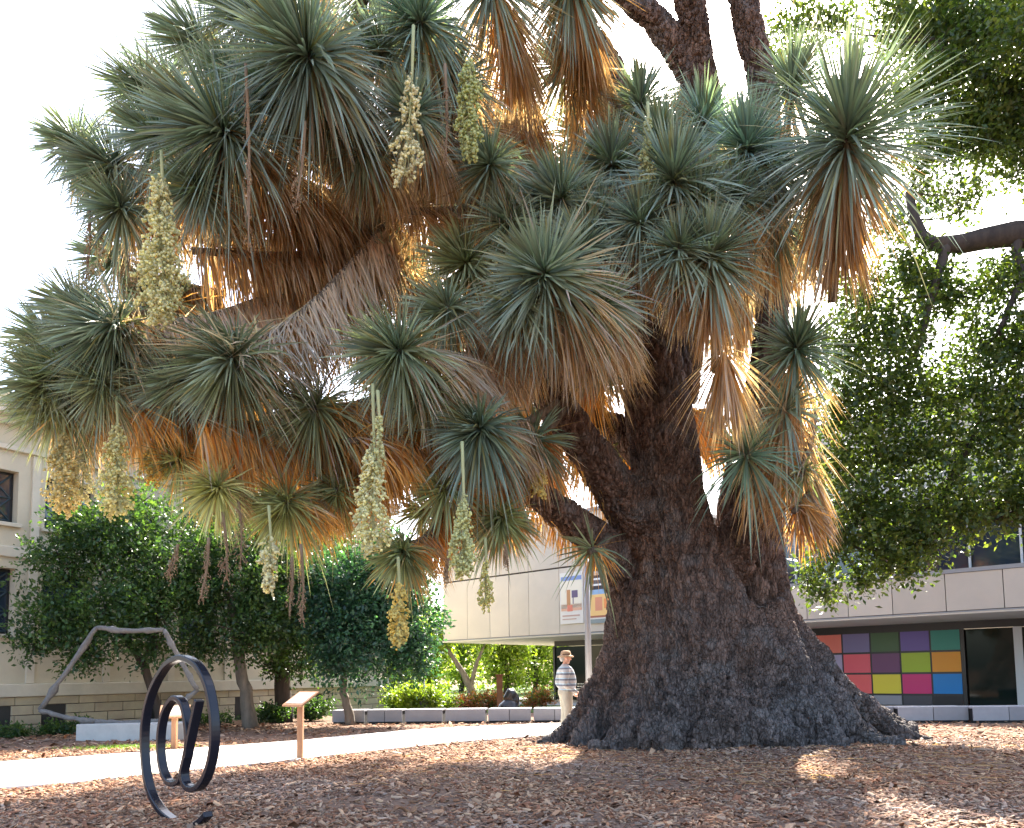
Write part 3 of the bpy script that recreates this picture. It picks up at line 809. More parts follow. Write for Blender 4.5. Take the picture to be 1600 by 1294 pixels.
panicle(758, 872, 942, 22, 10.4, (0.82, 0.78, 0.34), 240, stalk0=840)
panicle(841, 706, 766, 30, 10.9, YEL, 300, stalk0=690, shape='cyl')
panicle(420, 835, 914, 32, 9.8, PALE, 330, stalk0=790, shape='cone')
panicle(182, 660, 796, 58, 9.7, (0.82, 0.78, 0.42), 900, stalk0=620)
panicle(98, 670, 792, 54, 10.0, (0.80, 0.70, 0.36), 700, stalk0=640, sparse=1)
panicle(128, 690, 775, 40, 10.3, PALE, 320, stalk0=650, sparse=1)
panicle(240, 690, 745, 36, 10.3, (0.8, 0.6, 0.18), 300, stalk0=660, shape='cyl')
panicle(1012, 175, 285, 30, 9.7, (0.6, 0.62, 0.34), 320, stalk0=160)
panicle(590, 640, 720, 20, 9.0, (0.74, 0.74, 0.42), 120, stalk0=610, sparse=1)
for (px, a, b, w, Y, ln) in [(456, 870, 952, 14, 9.8, -4), (470, 850, 967, 14, 9.7, 2), (326, 840, 934, 20, 9.6, -12), (384, 100, 392, 16, 8.6, 4), (476, 190, 322, 26, 8.7, -14),
                             (348, 800, 905, 24, 9.8, 6), (372, 780, 880, 34, 9.9, 4), (278, 850, 900, 14, 9.9, -16), (700, 860, 905, 8, 10.2, -4), (788, 850, 880, 8, 10.3, 4), (695, 100, 250, 18, 9.1, 2), (140, 330, 440, 14, 10.2, -6)]:
    panicle(px, a, b, w, Y, (0.42, 0.28, 0.16), 190, sparse=1, dry=True, lean=ln)

# dead yucca leaves fallen round the trunk: nobody could count them
nl = 420
ang = rng.uniform(0, 2*np.pi, nl)
lx = rng.uniform(-2.0, 9.0, nl); ly = rng.uniform(8.5, 13.4, nl)
sel = ~on_path(lx, ly, 0.2)
lx, ly, ang = lx[sel], ly[sel], ang[sel]; nl = len(lx)
lb = np.stack([lx, ly, gnd_h(lx, ly)+0.028], -1)
ld = np.stack([np.cos(ang), np.sin(ang), rng.normal(0, 0.05, nl)], -1)
lc = np.array([0.46, 0.37, 0.25])*rng.uniform(0.6, 1.25, (nl, 1))
lo = ribbon_obj('leaf_litter', M_DEAD, None, [ribbons(lb, ld, rng.uniform(0.18, 0.5, nl), rng.uniform(0.010, 0.02, nl), np.zeros(nl), lc, roll=0.3)])
tag(lo, 'dry fallen yucca leaves strewn over the mulch', kind='stuff')

# ------------------------------------------------------------------ at-sign sculpture
M_BLACK = mat('black_gloss_paint', (0.012, 0.013, 0.02), rough=0.24, spec=0.3)
YS = 7.25
base_s = G(268, 1281); base_s[2] = 0
sc_root = thing('at_sign_sculpture', base_s, 'glossy black at-sign shaped steel sculpture standing in the mulch', 'sculpture')
vf = unit(np.array([base_s[0], base_s[1], 0])); vr = np.array([vf[1], -vf[0], 0])
e_ax = 0.9*vr + 0.435*vf; a_ax = 0.435*vr - 0.9*vf
ppm = F_PX/np.hypot(0, base_s[1])
def at_path(zpts, n):
    q = [((200 + x/4.553 - 268)/(0.435*ppm), (1281 - (1010 + y/4.553))/ppm) for x, y in zpts]
    return spline(np.array([(u, v, 0) for u, v in q]), n)[:, :2]
def ribbon_band(uv, th, dep, name):
    uv = np.array(uv); t = unit(np.gradient(uv, axis=0)); nn = np.stack([-t[:, 1], t[:, 0]], -1)
    mb = MB(); V = []; Fs = []
    m = len(uv)
    for p, k in zip(uv, nn):
        for s, e in ((-1, 0), (1, 0), (1, 1), (-1, 1)):
            q = p + k*s*th/2
            V.append(base_s + a_ax*q[0] + np.array([0, 0, 1])*q[1] + e_ax*dep*e)
    for i in range(m-1):
        for j in range(4):
            Fs.append((i*4+j, i*4+(j+1) % 4, (i+1)*4+(j+1) % 4, (i+1)*4+j))
    Fs += [(3, 2, 1, 0), tuple((m-1)*4+j for j in range(4))]
    mb.add(V, Fs)
    o = mb.build(name, M_BLACK, sc_root, smooth=False, bevel=0.009)
    return o
outer = [(440, 398), (405, 600), (372, 800), (355, 900), (368, 975), (405, 1005), (455, 980), (498, 890), (527, 750), (533, 600), (522, 450), (490, 290), (430, 165), (350, 108), (300, 108), (230, 155), (160, 275), (112, 420), (86, 600), (89, 800), (112, 980), (155, 1110), (215, 1195), (280, 1240), (350, 1268), (420, 1250), (470, 1205), (505, 1150)]
bowl = [(352, 915), (335, 965), (295, 990), (252, 972), (217, 880), (201, 750), (206, 600), (232, 480), (277, 400), (312, 391), (347, 432), (368, 520), (381, 620), (384, 720), (378, 800)]
ribbon_band(at_path(outer, 130), 0.056, 0.085, 'band')
ribbon_band(at_path(bowl, 60), 0.053, 0.08, 'bowl_loop')

# ------------------------------------------------------------------ six-sided frame sculpture on its plinth
M_DRIFT = mat('weathered_bronze_grey', (0.19, 0.18, 0.17), rough=0.75, noise=(0.12, 0.115, 0.11), nscale=9, bump=0.7, bscale=25)
M_CONC = mat('plinth_concrete', (0.5, 0.49, 0.46), rough=0.85, noise=(0.42, 0.41, 0.39), nscale=2.5, bump=0.2, bscale=60)
pa_, pb_ = G(118, 1158), G(274, 1157)
u_ = unit((pb_-pa_)*np.array([1, 1, 0])); w_ = np.array([-u_[1], u_[0], 0])
plen = np.linalg.norm((pb_-pa_)[:2])
pmid = (pa_+pb_)/2 + w_*0.45; pmid[2] = 0
mb = MB(); mb.obox(pa_, u_, w_, (0, plen), (0, 0.9), -0.05, 0.36)
tag(mb.build('plinth', M_CONC, loc=pmid, bevel=0.015), 'low pale concrete plinth under the frame sculpture', 'plinth')
hex_root = thing('frame_sculpture', (pmid[0], pmid[1], 0.36), 'grey open six-sided frame sculpture of rough rods on the concrete plinth', 'sculpture')
YH = pmid[1]
hexpts = [(62, 1109, YH-0.3), (151, 981, YH-0.1), (256, 984, YH+0.1), (308, 1078, YH+0.3), (252, 1128, YH+0.2), (150, 1122, YH-0.1)]
hp = [P(*q) for q in hexpts]
hp[4][2] = max(hp[4][2], 0.40); hp[5][2] = max(0.39, hp[5][2]*0+0.40)
for i in range(6):
    a, b = hp[i], hp[(i+1) % 6]
    mid = (a+b)/2 + np.array([0, 0, -0.05 if i in (1, 4, 5) else 0])
    pts = spline([a, mid, b], 14)
    rs = 0.048 + 0.012*np.abs(rng.normal(size=14)); rs[3] += 0.02; rs[10] += 0.015
    MB().tube(pts + rng.normal(0, 0.008, (14, 3)), rs, 7).build('rod', M_DRIFT, hex_root, smooth=True)

# ------------------------------------------------------------------ wooden sign lecterns
M_WOOD = mat('sign_wood', (0.42, 0.22, 0.115), rough=0.6, noise=(0.33, 0.16, 0.08), nscale=5, stretch=(6, 6, 0.8), bump=0.2, bscale=30)
M_PLATE = mat('sign_plate', (0.5, 0.42, 0.34), rough=0.4)
def lectern(px, py, hgt_, yaw, label):
    b = G(px, py); b[2] = 0.0
    r_ = thing('sign_lectern', b, label, 'sign', 'wooden sign lecterns beside the path')
    b = b + np.array([0, 0, -0.05])
    mb = MB(); mb.box((b[0]-0.045, b[1]-0.045, -0.08), (b[0]+0.045, b[1]+0.045, hgt_-0.07))
    mb.build('post', M_WOOD, r_, bevel=0.006)
    c, s = math.cos(yaw), math.sin(yaw)
    V = []
    for zz in (0, 0.03):
        for (x, y) in ((-0.26, -0.17), (0.26, -0.17), (0.26, 0.17), (-0.26, 0.17)):
            V.append((b[0]+x*c-y*s, b[1]+x*s+y*c, hgt_-0.06 + y*0.62 + zz + 0.03))
    MB().add(V, [(0,3,2,1),(4,5,6,7),(0,1,5,4),(1,2,6,5),(2,3,7,6),(3,0,4,7)]).build('board', M_WOOD, r_, bevel=0.005)
    V = []
    for (x, y) in ((-0.22, -0.135), (0.22, -0.135), (0.22, 0.135), (-0.22, 0.135)):
        V.append((b[0]+x*c-y*s, b[1]+x*s+y*c, hgt_-0.06 + y*0.62 + 0.064))
    MB().add(V, [(0, 1, 2, 3)]).build('plate', M_PLATE, r_)
lectern(469, 1186, 0.98, rad(-38), 'wooden sign lectern on a single post at the path edge by the mulch')
lectern(272, 1171, 0.72, rad(20), 'wooden sign post on the far side of the path by the plinth')

# a curled brown leaf lying on the mulch
M_BROWN = mat('curled_leaf', (0.20, 0.09, 0.05), rough=0.7, noise=(0.34, 0.18, 0.09), nscale=12)
lp = G(633, 1271); V, Fs = [], []
for i in range(9):
    t = i/8; w = 0.075*math.sin(math.pi*min(1, t*0.9+0.08))
    for j in range(5):
        q = (j-2)/2
        V.append((lp[0]-0.11+0.22*t, lp[1]+0.03*math.sin(t*5)+q*w*0.7, 0.02+0.03*q*q+0.025*math.sin(t*7+q)))
for i in range(8):
    for j in range(4):
        a = i*5+j; Fs.append((a, a+5, a+6, a+1))
o = MB().add(V, Fs).build('fallen_leaf', M_BROWN, smooth=True, loc=(lp[0], lp[1], 0))
m = o.modifiers.new('solid', 'SOLIDIFY'); m.thickness = 0.004
tag(o, 'large curled brown fallen leaf lying on the mulch', 'leaf')

# ------------------------------------------------------------------ museum wing (right)
fd = np.array([-0.743, 0.669]); fn = np.array([-0.669, -0.743])   # along facade to the left, outwards
F0 = np.array([14.5, 21.8]); G0 = np.array([15.4, 26.4])
def t_at(o, px, d=fd):
    k = (px-800)/F_PX
    return (o[0]-k*o[1])/(k*d[1]-d[0])
ZS = 2.92
mus = thing('museum_wing', (F0[0]+fd[0]*8-fn[0]*6, F0[1]+fd[1]*8-fn[1]*6, 0), 'modern museum wing with beige cladding panels overhanging a glazed ground floor', 'building')
M_CLAD = mat('cladding_panel', (0.60, 0.52, 0.44), rough=0.7, noise=(0.55, 0.48, 0.41), nscale=0.8, objrand=0.05, bump=0.1, bscale=40)
M_CORE = mat('joint_dark', (0.07, 0.06, 0.055), rough=0.9)
M_SOFF = mat('soffit_plaster', (0.62, 0.56, 0.48), rough=0.8)
M_FRAME = mat('dark_frame', (0.015, 0.017, 0.02), rough=0.35, spec=0.5)
M_GLASS = mat('dark_glass', (0.01, 0.018, 0.016), rough=0.04, spec=0.16)
M_BLUEGL = mat('window_glass', (0.02, 0.03, 0.05), rough=0.05, spec=0.8)
M_LIGHTFR = mat('pale_frame', (0.55, 0.57, 0.58), rough=0.5)
M_ROOFM = mat('roof_edge', (0.3, 0.3, 0.31), rough=0.5)
M_PAVE = mat('terrace_paving', (0.52, 0.49, 0.45), rough=0.8, noise=(0.45, 0.43, 0.40), nscale=1.0, bump=0.1, bscale=50)
tag(MB().obox(F0, fd, -fn, (-8, 24.5), (-0.9, 17.0), -0.04, 0.016).build('terrace', M_PAVE), kind='structure')
M_LAWN = mat('lawn', (0.10, 0.15, 0.03), rough=0.95, noise=(0.06, 0.10, 0.02), nscale=6, bump=0.8, bscale=60)
tag(MB().obox((-4.2, 26.5), (0, 1), (1, 0), (0, 60), (-9.0, 26.0), -0.04, 0.008).build('lawn', M_LAWN), kind='structure')
# core of the overhanging storey, set behind the panels
mb = MB()
mb.obox(F0, fd, -fn, (-8, 12.0), (0.05, 9.0), ZS+0.06, 4.16)
mb.obox(F0, fd, -fn, (12.0, 24.1), (0.05, 16.0), ZS+0.06, 8.1)
mb.build('wall', M_CORE, mus)
MB().obox(F0, fd, -fn, (-8, 24.15), (-0.02, 16.05), ZS, ZS+0.055).build('soffit', M_SOFF, mus)
# drip edge line
MB().obox(F0, fd, -fn, (-8, 24.18), (-0.03, 0.05), ZS+0.05, ZS+0.09).build('trim', M_ROOFM, mus)
rngp = random.Random(3)
def panel(t0, t1, z0, z1, dep=0.0):
    MB().obox(F0, fd, -fn, (t0+0.012, t1-0.012), (dep, dep+0.06), z0+0.012, z1-0.012).build('panel', M_CLAD, mus)
t = -8.0
while t < 11.9:
    w = rngp.choice([1.35, 1.35, 1.1, 1.5]); t1 = min(12.0, t+w)
    panel(t, t1, ZS+0.10, 4.16, rngp.uniform(-0.012, 0.0)); t = t1
for z0, z1 in ((ZS+0.10, 5.85), (5.90, 8.1)):
    t = 12.0
    while t < 24.0:
        t1 = min(24.1, t+rngp.choice([1.2, 1.5, 1.75])); 
        if t1 > 23.6: t1 = 24.1
        panel(t, t1, z0, z1, rngp.uniform(-0.012, 0.0)); t = t1
# end face (left) panels
e0 = F0 + fd*24.1
for k in range(8):
    for z0, z1 in ((ZS+0.10, 5.85), (5.90, 8.1)):
        MB().obox(e0, -fn, fd, (k*2.0+0.07, k*2.0+1.98), (0.0, 0.06), z0+.012, z1-.012).build('panel', M_CLAD, mus)
# upper strip window above the lower cladding, with sill, mullions and panes
MB().obox(F0, fd, -fn, (-8, 12.0), (-0.03, 0.55), 4.16, 4.28).build('window_sill', M_ROOFM, mus)
strip = MB().obox(F0, fd, -fn, (-8, 12.0), (0.6, 0.7), 4.28, 6.3).build('strip_window', M_FRAME, mus)
t = -8.0
while t < 11.8:
    MB().obox(F0, fd, -fn, (t+0.05, t+1.25), (0.57, 0.598), 4.34, 6.2).build('pane', M_BLUEGL, strip)
    MB().obox(F0, fd, -fn, (t-0.03, t+0.03), (0.50, 0.60), 4.28, 6.3).build('mullion', M_LIGHTFR, strip)
    t += 1.33
MB().obox(F0, fd, -fn, (-8, 12.0), (0.1, 9.0), 6.3, 6.7).build('roof', M_ROOFM, mus)
MB().obox(F0, fd, -fn, (-8, 11.0), (5.0, 14.0), 6.7, 11.2).build('upper_storey', M_CLAD, mus)
MB().obox(F0, fd, -fn, (11.95, 24.2), (-0.05, 16.1), 8.1, 8.25).build('roof', M_ROOFM, mus)
# corner window above the banners
wt0, wt1 = t_at(F0, 966), t_at(F0, 925)
w = MB().obox(F0, fd, -fn, (wt0-0.9, wt1), (-0.05, 0.02), 5.45, 6.9).build('window', M_LIGHTFR, mus)
MB().obox(F0, fd, -fn, (wt0-0.85, wt1-0.07), (-0.056, -0.03), 5.53, 6.83).build('pane', M_BLUEGL, w)
# ground-floor wall line, set back under the overhang
GL = t_at(G0, 865)
MB().obox(G0, fd, -fn, (-10, GL), (0.02, 0.12), 2.66, ZS-0.002).build('header', M_FRAME, mus)
MB().obox(G0, fd, -fn, (-10, GL), (0.5, 0.6), -0.05, 2.66).build('inner_wall', M_CORE, mus)
tp = [t_at(G0, px) for px in (1500, 1452, 1404.5, 1358.5, 1314.5, 1271, 1228)]
def glaze(t0, t1, n):
    step = (t1-t0)/n
    for i in range(n):
        g = MB().obox(G0, fd, -fn, (t0+i*step+0.05, t0+(i+1)*step-0.05), (0.03, 0.05), 0.05, 2.62).build('glass_pane', M_GLASS, mus)
        MB().obox(G0, fd, -fn, (t0+i*step-0.05, t0+i*step+0.05), (-0.02, 0.10), 0.0, 2.659).build('mullion', M_FRAME, g)
glaze(tp[-1]+0.05, GL, 6)
MB().obox(G0, fd, -fn, (GL-0.06, GL+0.06), (-0.03, 0.11), 0.0, 2.662).build('mullion', M_FRAME, mus)
glaze(-10, tp[0]-0.12, 3)
tpf = t_at(G0, 1590)
MB().obox(G0, fd, -fn, (tpf-0.12, tpf+0.12), (-0.06, 0.12), 0.0, 2.655).build('door_frame', M_LIGHTFR, mus)
# coloured panel grid; haze and reflections painted in as paler left columns
def srgb(r, g, b):
    f = lambda c: (c/255/12.92) if c/255 < 0.04045 else ((c/255+0.055)/1.055)**2.4
    return (f(r), f(g), f(b))
grid = [[(40,135,122), (104,88,165), (66,100,66), (122,116,165), (232,128,116), (200,90,90)],
        [(222,150,40), (165,192,48), (112,66,112), (232,98,116), (172,166,206), (190,170,205)],
        [(0,128,205), (212,52,122), (232,216,66), (240,104,108), (236,130,120), (220,120,110)],
        [(36,38,44), (74,74,84), (150,152,164), (178,180,190), (170,172,182), (170,170,180)]]
zr = [(1.95, 2.64), (1.19, 1.88), (0.43, 1.12), (0.03, 0.36)]
grid_frame = MB().obox(G0, fd, -fn, (tp[0]-0.10, tp[-1]+0.02), (0.04, 0.10), 0.0, 2.66).build('panel_frame', M_FRAME, mus)
for r_i, row in enumerate(grid):
    for c_i, rgb in enumerate(row):
        mt = mat('coloured_panel_%d_%d' % (r_i, c_i), srgb(*rgb), rough=0.35, spec=0.4)
        MB().obox(G0, fd, -fn, (tp[c_i]+0.03, tp[c_i+1]-0.03), (0.012, 0.04), zr[r_i][0], zr[r_i][1]).build('coloured_panel', mt, grid_frame)
# rows of white lettering low on the glass (too small to read in the photograph)
M_WHITE = mat('white_vinyl', (0.75, 0.75, 0.73), rough=0.5)
lt0, lt1 = t_at(G0, 917), t_at(G0, 897)
for k in range(5):
    mb = MB(); tt = lt0
    rk = random.Random(k)
    while tt < lt1-0.1:
        w = rk.uniform(0.06, 0.16)
        mb.obox(G0, fd, -fn, (tt, min(lt1, tt+w)), (0.022, 0.029), 0.30+k*0.12, 0.35+k*0.12); tt += w+0.035
    mb.build('lettering', M_WHITE, mus)

# banners hung on the facade: printed pictures as plain stand-ins
def banner(px0, px1, z0, z1, bands, label):
    t1, t0 = t_at(F0, px0), t_at(F0, px1)
    c = F0 + fd*(t0+t1)/2 + fn*0.05
    r_ = thing('banner', (c[0], c[1], z0), label, 'banner', 'exhibition banners on the museum wing')
    MB().obox(F0, fd, -fn, (t0, t1), (-0.055, -0.03), z0, z1).build('sheet', mat('banner_white', (0.72, 0.68, 0.64), rough=0.6), r_)
    w = t1-t0; h = z1-z0
    for (a, b, c_, d_, rgb, nm) in bands:      # left, right, bottom, top as fractions (left = picture left)
        k = 0.002*(1+bands.index((a, b, c_, d_, rgb, nm)) % 5)
        MB().obox(F0, fd, -fn, (t1-b*w, t1-a*w), (-0.058-k, -0.056), z0+c_*h, z0+d_*h).build('print', mat('print_'+nm, srgb(*rgb), rough=0.6), r_)
banner(877, 913, 3.42, 5.62, [(0.05, 0.95, 0.84, 0.92, (130, 150, 200), 'blue'), (0.05, 0.95, 0.3, 0.83, (232, 222, 205), 'sand'), (0.30, 0.46, 0.36, 0.66, (190, 140, 100), 'ochre'),
        (0.52, 0.78, 0.5, 0.64, (110, 95, 125), 'plum'), (0.56, 0.60, 0.38, 0.5, (112, 97, 125), 'plum2'), (0.72, 0.76, 0.38, 0.5, (112, 97, 125), 'plum2'), (0.05, 0.95, 0.25, 0.38, (222, 175, 150), 'rose'), (0.32, 0.55, 0.24, 0.36, (215, 130, 110), 'red'), (0.1, 0.85, 0.14, 0.17, (190, 160, 150), 'line'), (0.1, 0.7, 0.08, 0.1, (190, 160, 150), 'line')],
       'pale exhibition banner with two small animal shapes, left of the grey lamp post')
banner(923, 975, 3.36, 5.36, [(0.0, 1.0, 0.70, 1.0, (62, 62, 70), 'slate'), (0.10, 0.42, 0.78, 0.94, (236, 236, 236), 'white'), (0.14, 0.38, 0.82, 0.9, (95, 95, 100), 'grey'), (0.47, 0.95, 0.90, 0.92, (205, 205, 205), 'pale'), (0.47, 0.95, 0.85, 0.87, (205, 205, 205), 'pale'), (0.47, 0.9, 0.80, 0.82, (205, 205, 205), 'pale'),
        (0.0, 1.0, 0.60, 0.70, (150, 180, 215), 'sky'), (0.0, 1.0, 0.16, 0.60, (238, 196, 132), 'gold'), (0.18, 0.4, 0.26, 0.54, (220, 150, 120), 'peach'), (0.45, 0.7, 0.3, 0.5, (236, 150, 95), 'orange'), (0.0, 1.0, 0.12, 0.16, (170, 110, 90), 'clay'), (0.0, 1.0, 0.0, 0.09, (140, 150, 150), 'mist')],
       'exhibition banner with dark heading and golden picture, right of the grey lamp post')

# grey pole
M_POLE = mat('pole_grey', (0.32, 0.31, 0.31), rough=0.45, metal=0.3)
pb0 = P(921, 1100, 19.5); pb0[2] = 0
pl = thing('lamp_post', pb0, 'tall plain grey lamp post between the two banners', 'lamp post')
pt_ = P(917, 850, 19.5)
MB().tube([(pb0[0], pb0[1], -0.05), (pb0[0], pb0[1], 2.0), (pb0[0], pb0[1], pt_[2])], [0.085, 0.08, 0.062], 16).build('pole', M_POLE, pl, smooth=True)
MB().tube([(pb0[0], pb0[1], -0.02), (pb0[0], pb0[1], 0.12)], [0.14, 0.13], 16).build('base_collar', M_POLE, pl, smooth=True)
MB().tube([(pb0[0], pb0[1], pt_[2]-0.01), (pb0[0], pb0[1], pt_[2]+0.06), (pb0[0], pb0[1], pt_[2]+0.24), (pb0[0], pb0[1], pt_[2]+0.3)], [0.06, 0.2, 0.22, 0.05], 16).build('lamp_head', M_POLE, pl, smooth=True)

# ------------------------------------------------------------------ stone-clad planter benches
M_BENCH = mat('bench_stone', (0.32, 0.315, 0.34), rough=0.65, noise=(0.27, 0.265, 0.285), nscale=1.6, objrand=0.1)
M_DARKB = mat('bench_dark_gap', (0.03, 0.03, 0.032), rough=0.9)  # dark core colour showing in the joints between panels
def bench(px0, px1, pyb, label, seams=1):
    a, b = G(px0, pyb[0]), G(px1, pyb[1]); a[2] = b[2] = 0
    u = unit(b-a); w = np.array([-u[1], u[0], 0]); Ls = np.linalg.norm(b-a)
    c = (a+b)/2 + w*0.35
    r_ = thing('planter_bench', (c[0], c[1], 0), label, 'bench', 'planter benches along the museum front')
    MB().obox(a, u, w, (0.06, Ls-0.06), (0.04, 0.66), -0.04, 0.335).build('core', M_DARKB, r_)
    n = seams+1
    for i in range(n):
        MB().obox(a, u, w, (Ls*i/n+(0.035 if i == 0 else 0.008), Ls*(i+1)/n-(0.035 if i == n-1 else 0.008)), (0, 0.04), 0.05, 0.38).build('panel', M_BENCH, r_, bevel=0.004)
    MB().obox(a, u, w, (0.035, Ls-0.035), (0.041, 0.70), 0.336, 0.38).build('top_slab', M_BENCH, r_, bevel=0.004)
lb_ = lambda x: 1131.5 - (x-517)*0.0085
ed = [517, 572, 631, 694, 761, 832, 903]
lab = ['end planter bench nearest the small round-crowned tree', 'planter bench second from the round-crowned tree', 'planter bench third from the round-crowned tree, below yellow shrubs',
       'planter bench in front of the forked pale tree', 'planter bench in front of the bronze seated form', 'planter bench directly behind the man in the hat']
for i in range(6):
    bench(ed[i], ed[i+1]-1, (lb_(ed[i]), lb_(ed[i+1])), lab[i], 1 if i in (0, 1, 4, 5) else 0)
ed = [1345, 1401, 1518, 1638]
lab = ['planter bench half hidden by the yucca root flare', 'two-panel planter bench below the coloured panels', 'planter bench below the dark reflecting glass']
for i in range(3):
    bench(ed[i]+1.5, ed[i+1]-1.5, (1129.5, 1128.5), lab[i], 1)

# ------------------------------------------------------------------ sandstone museum (left)
A0 = np.array([-11.9, 19.3]); wu = np.array([0.519, 0.855]); wnn = np.array([0.855, -0.519])   # along wall, outwards
M_SAND = mat('sandstone', (0.55, 0.48, 0.35), rough=0.85, noise=(0.48, 0.42, 0.31), nscale=1.2, bump=0.25, bscale=30)
M_SANDB = mat('sandstone_block', (0.52, 0.43, 0.28), rough=0.85, noise=(0.43, 0.34, 0.24), nscale=2.0, bump=0.3, bscale=30, objrand=0.08)
M_TRIM = mat('sandstone_trim', (0.58, 0.52, 0.41), rough=0.8, noise=(0.5, 0.45, 0.35), nscale=2.0)
san = thing('sandstone_building', (A0[0]+wu[0]*4-wnn[0]*3, A0[1]+wu[1]*4-wnn[1]*3, 0), 'old sandstone museum building with heavy cornice and grilled windows', 'building')
S0, S1, DEP = -6.0, 13.2, 7.0
wins = [-5.8+1.95*k for k in range(10)]        # left edges, one bay is 1.95 m
wins = [-5.82, -3.87, -1.92, 0.03, 1.98, 3.93, 5.88, 7.83, 9.78, 11.73]
WW = 1.30
def wbox(s0, s1, d0, d1, z0, z1, name, mt, parent=None, bevel=0):
    """d outwards from the wall plane"""
    return MB().obox(A0, wu, wnn, (s0, s1), (d0, d1), z0, z1).build(name, mt, parent or san, bevel=bevel)
# wall in courses between the window rows, piers between windows: one wall mesh
mb = MB()
rows = [(0.10, 0.72), (2.46, 4.08), (5.2, 6.5)]
zc = [1.25, 2.46, 4.08, 5.2, 6.5, 7.0]
mb.obox(A0, wu, wnn, (S0, S1), (-0.35, 0), 1.25, 2.46)
mb.obox(A0, wu, wnn, (S0, S1), (-0.35, 0), 4.08, 5.2)
mb.obox(A0, wu, wnn, (S0, S1), (-0.35, 0), 6.5, 7.0)
for (z0, z1) in rows[1:]:
    e = [S0] + sum([[s, s+WW] for s in wins], []) + [S1]
    for i in range(0, len(e), 2):
        if e[i+1]-e[i] > 0.02: mb.obox(A0, wu, wnn, (e[i], e[i+1]), (-0.35, 0), z0, z1)
mb.obox(A0, wu, wnn, (S0, S1), (-0.9, -0.36), 0, 8.0)
mb.obox(A0, wu, wnn, (S0, S1), (-DEP, -0.91), 0, 8.0)
mb.build('wall', M_SAND, san)
# mouldings
wbox(S0, S1+0.05, -0.3, 0.14, 0.93, 1.25, 'base_moulding', M_TRIM, bevel=0.02)
wbox(S0, S1+0.04, -0.3, 0.06, 4.35, 4.62, 'string_course', M_TRIM, bevel=0.02)
wbox(S0, S1+0.06, -0.3, 0.10, 7.0, 7.12, 'architrave', M_TRIM, bevel=0.01)
wbox(S0, S1+0.04, -0.3, 0.04, 7.12, 7.62, 'frieze', M_SAND)
wbox(S0, S1+0.12, -0.3, 0.22, 7.62, 7.78, 'cornice', M_TRIM, bevel=0.02)
wbox(S0, S1+0.3, -0.3, 0.45, 7.78, 8.02, 'cornice', M_TRIM, bevel=0.03)
wbox(S0, S1+0.34, -DEP, 0.52, 8.02, 8.16, 'cornice', M_TRIM, bevel=0.02)
wbox(S0, S1, -DEP, -0.1, 8.161, 8.5, 'parapet', M_SAND)
for s in wins:
    wbox(s-0.34, s-0.14, -0.02, 0.05, 1.26, 6.99, 'pilaster', M_TRIM, bevel=0.008)
    for (z0, z1) in rows[1:]:
        f = wbox(s+0.01, s+WW-0.01, -0.33, -0.24, z0+0.01, z1-0.01, 'window', M_FRAME)
        wbox(s+0.08, s+WW-0.08, -0.239, -0.225, z0+0.08, z1-0.08, 'pane', M_BLUEGL, f)
        g = MB()
        nx, nz = 2, (3 if z1-z0 > 1.4 else 2)
        cx, cz = (WW-0.16)/nx, (z1-z0-0.16)/nz
        def bar(p, q):
            p3 = [A0[0]+wu[0]*p[0]+wnn[0]*(-0.205), A0[1]+wu[1]*p[0]+wnn[1]*(-0.205), p[1]]
            q3 = [A0[0]+wu[0]*q[0]+wnn[0]*(-0.205), A0[1]+wu[1]*q[0]+wnn[1]*(-0.205), q[1]]
            g.tube([p3, q3], [0.022, 0.022], 5)
        for ix in range(nx):
            for iz in range(nz):
                x0, y0 = s+0.08+ix*cx, z0+0.08+iz*cz
                bar((x0, y0), (x0+cx, y0+cz)); bar((x0+cx, y0), (x0, y0+cz)); bar((x0, y0), (x0+cx, y0)); bar((x0, y0), (x0, y0+cz))
                bar((x0+cx/2, y0), (x0+cx/2, y0+cz))
        g.build('grille', mat('grille_iron', (0.03, 0.05, 0.06), rough=0.5), f)
        wbox(s-0.08, s+WW+0.08, -0.2, 0.09, z0-0.10, z0-0.002, 'window_sill', M_TRIM, bevel=0.01)
# rusticated base: each stone a block of its own, open where the basement windows are
bw = [(-1.95, -0.62), (0.10, 0.70), (5.95, 6.5), (2.9, 3.4), (9.2, 9.7)]
wbox(S0, S1, -0.35, -0.012, 0.0, 0.93, 'base_core', M_CORE)
zrow = [(0.72, 0.93), (0.48, 0.72), (0.24, 0.48), (0.0, 0.24)]
for ri, (z0, z1) in enumerate(zrow):
    s = S0 - (0.35 if ri % 2 else 0)
    while s < S1:
        s1 = s + 0.78
        segs = [(max(s, S0), min(s1, S1))]
        if ri > 0:
            for (a, b) in bw:
                ns = []
                for (p, q) in segs:
                    if b <= p or a >= q: ns.append((p, q))
                    else:
                        if a-p > 0.08: ns.append((p, a))
                        if q-b > 0.08: ns.append((b, q))
                segs = ns
        for (p, q) in segs:
            if q-p > 0.05:
                wbox(p+0.008, q-0.008, -0.012, 0.05 + 0.006*math.sin(p*7+ri), z0+0.008 if z0 > 0 else -0.03, z1-0.008, 'stone', M_SANDB, bevel=0.012)
        s = s1
for (a, b) in bw:
    wbox(a+0.02, b-0.02, -0.011, 0.0, 0.0, 0.71, 'basement_window', M_FRAME)

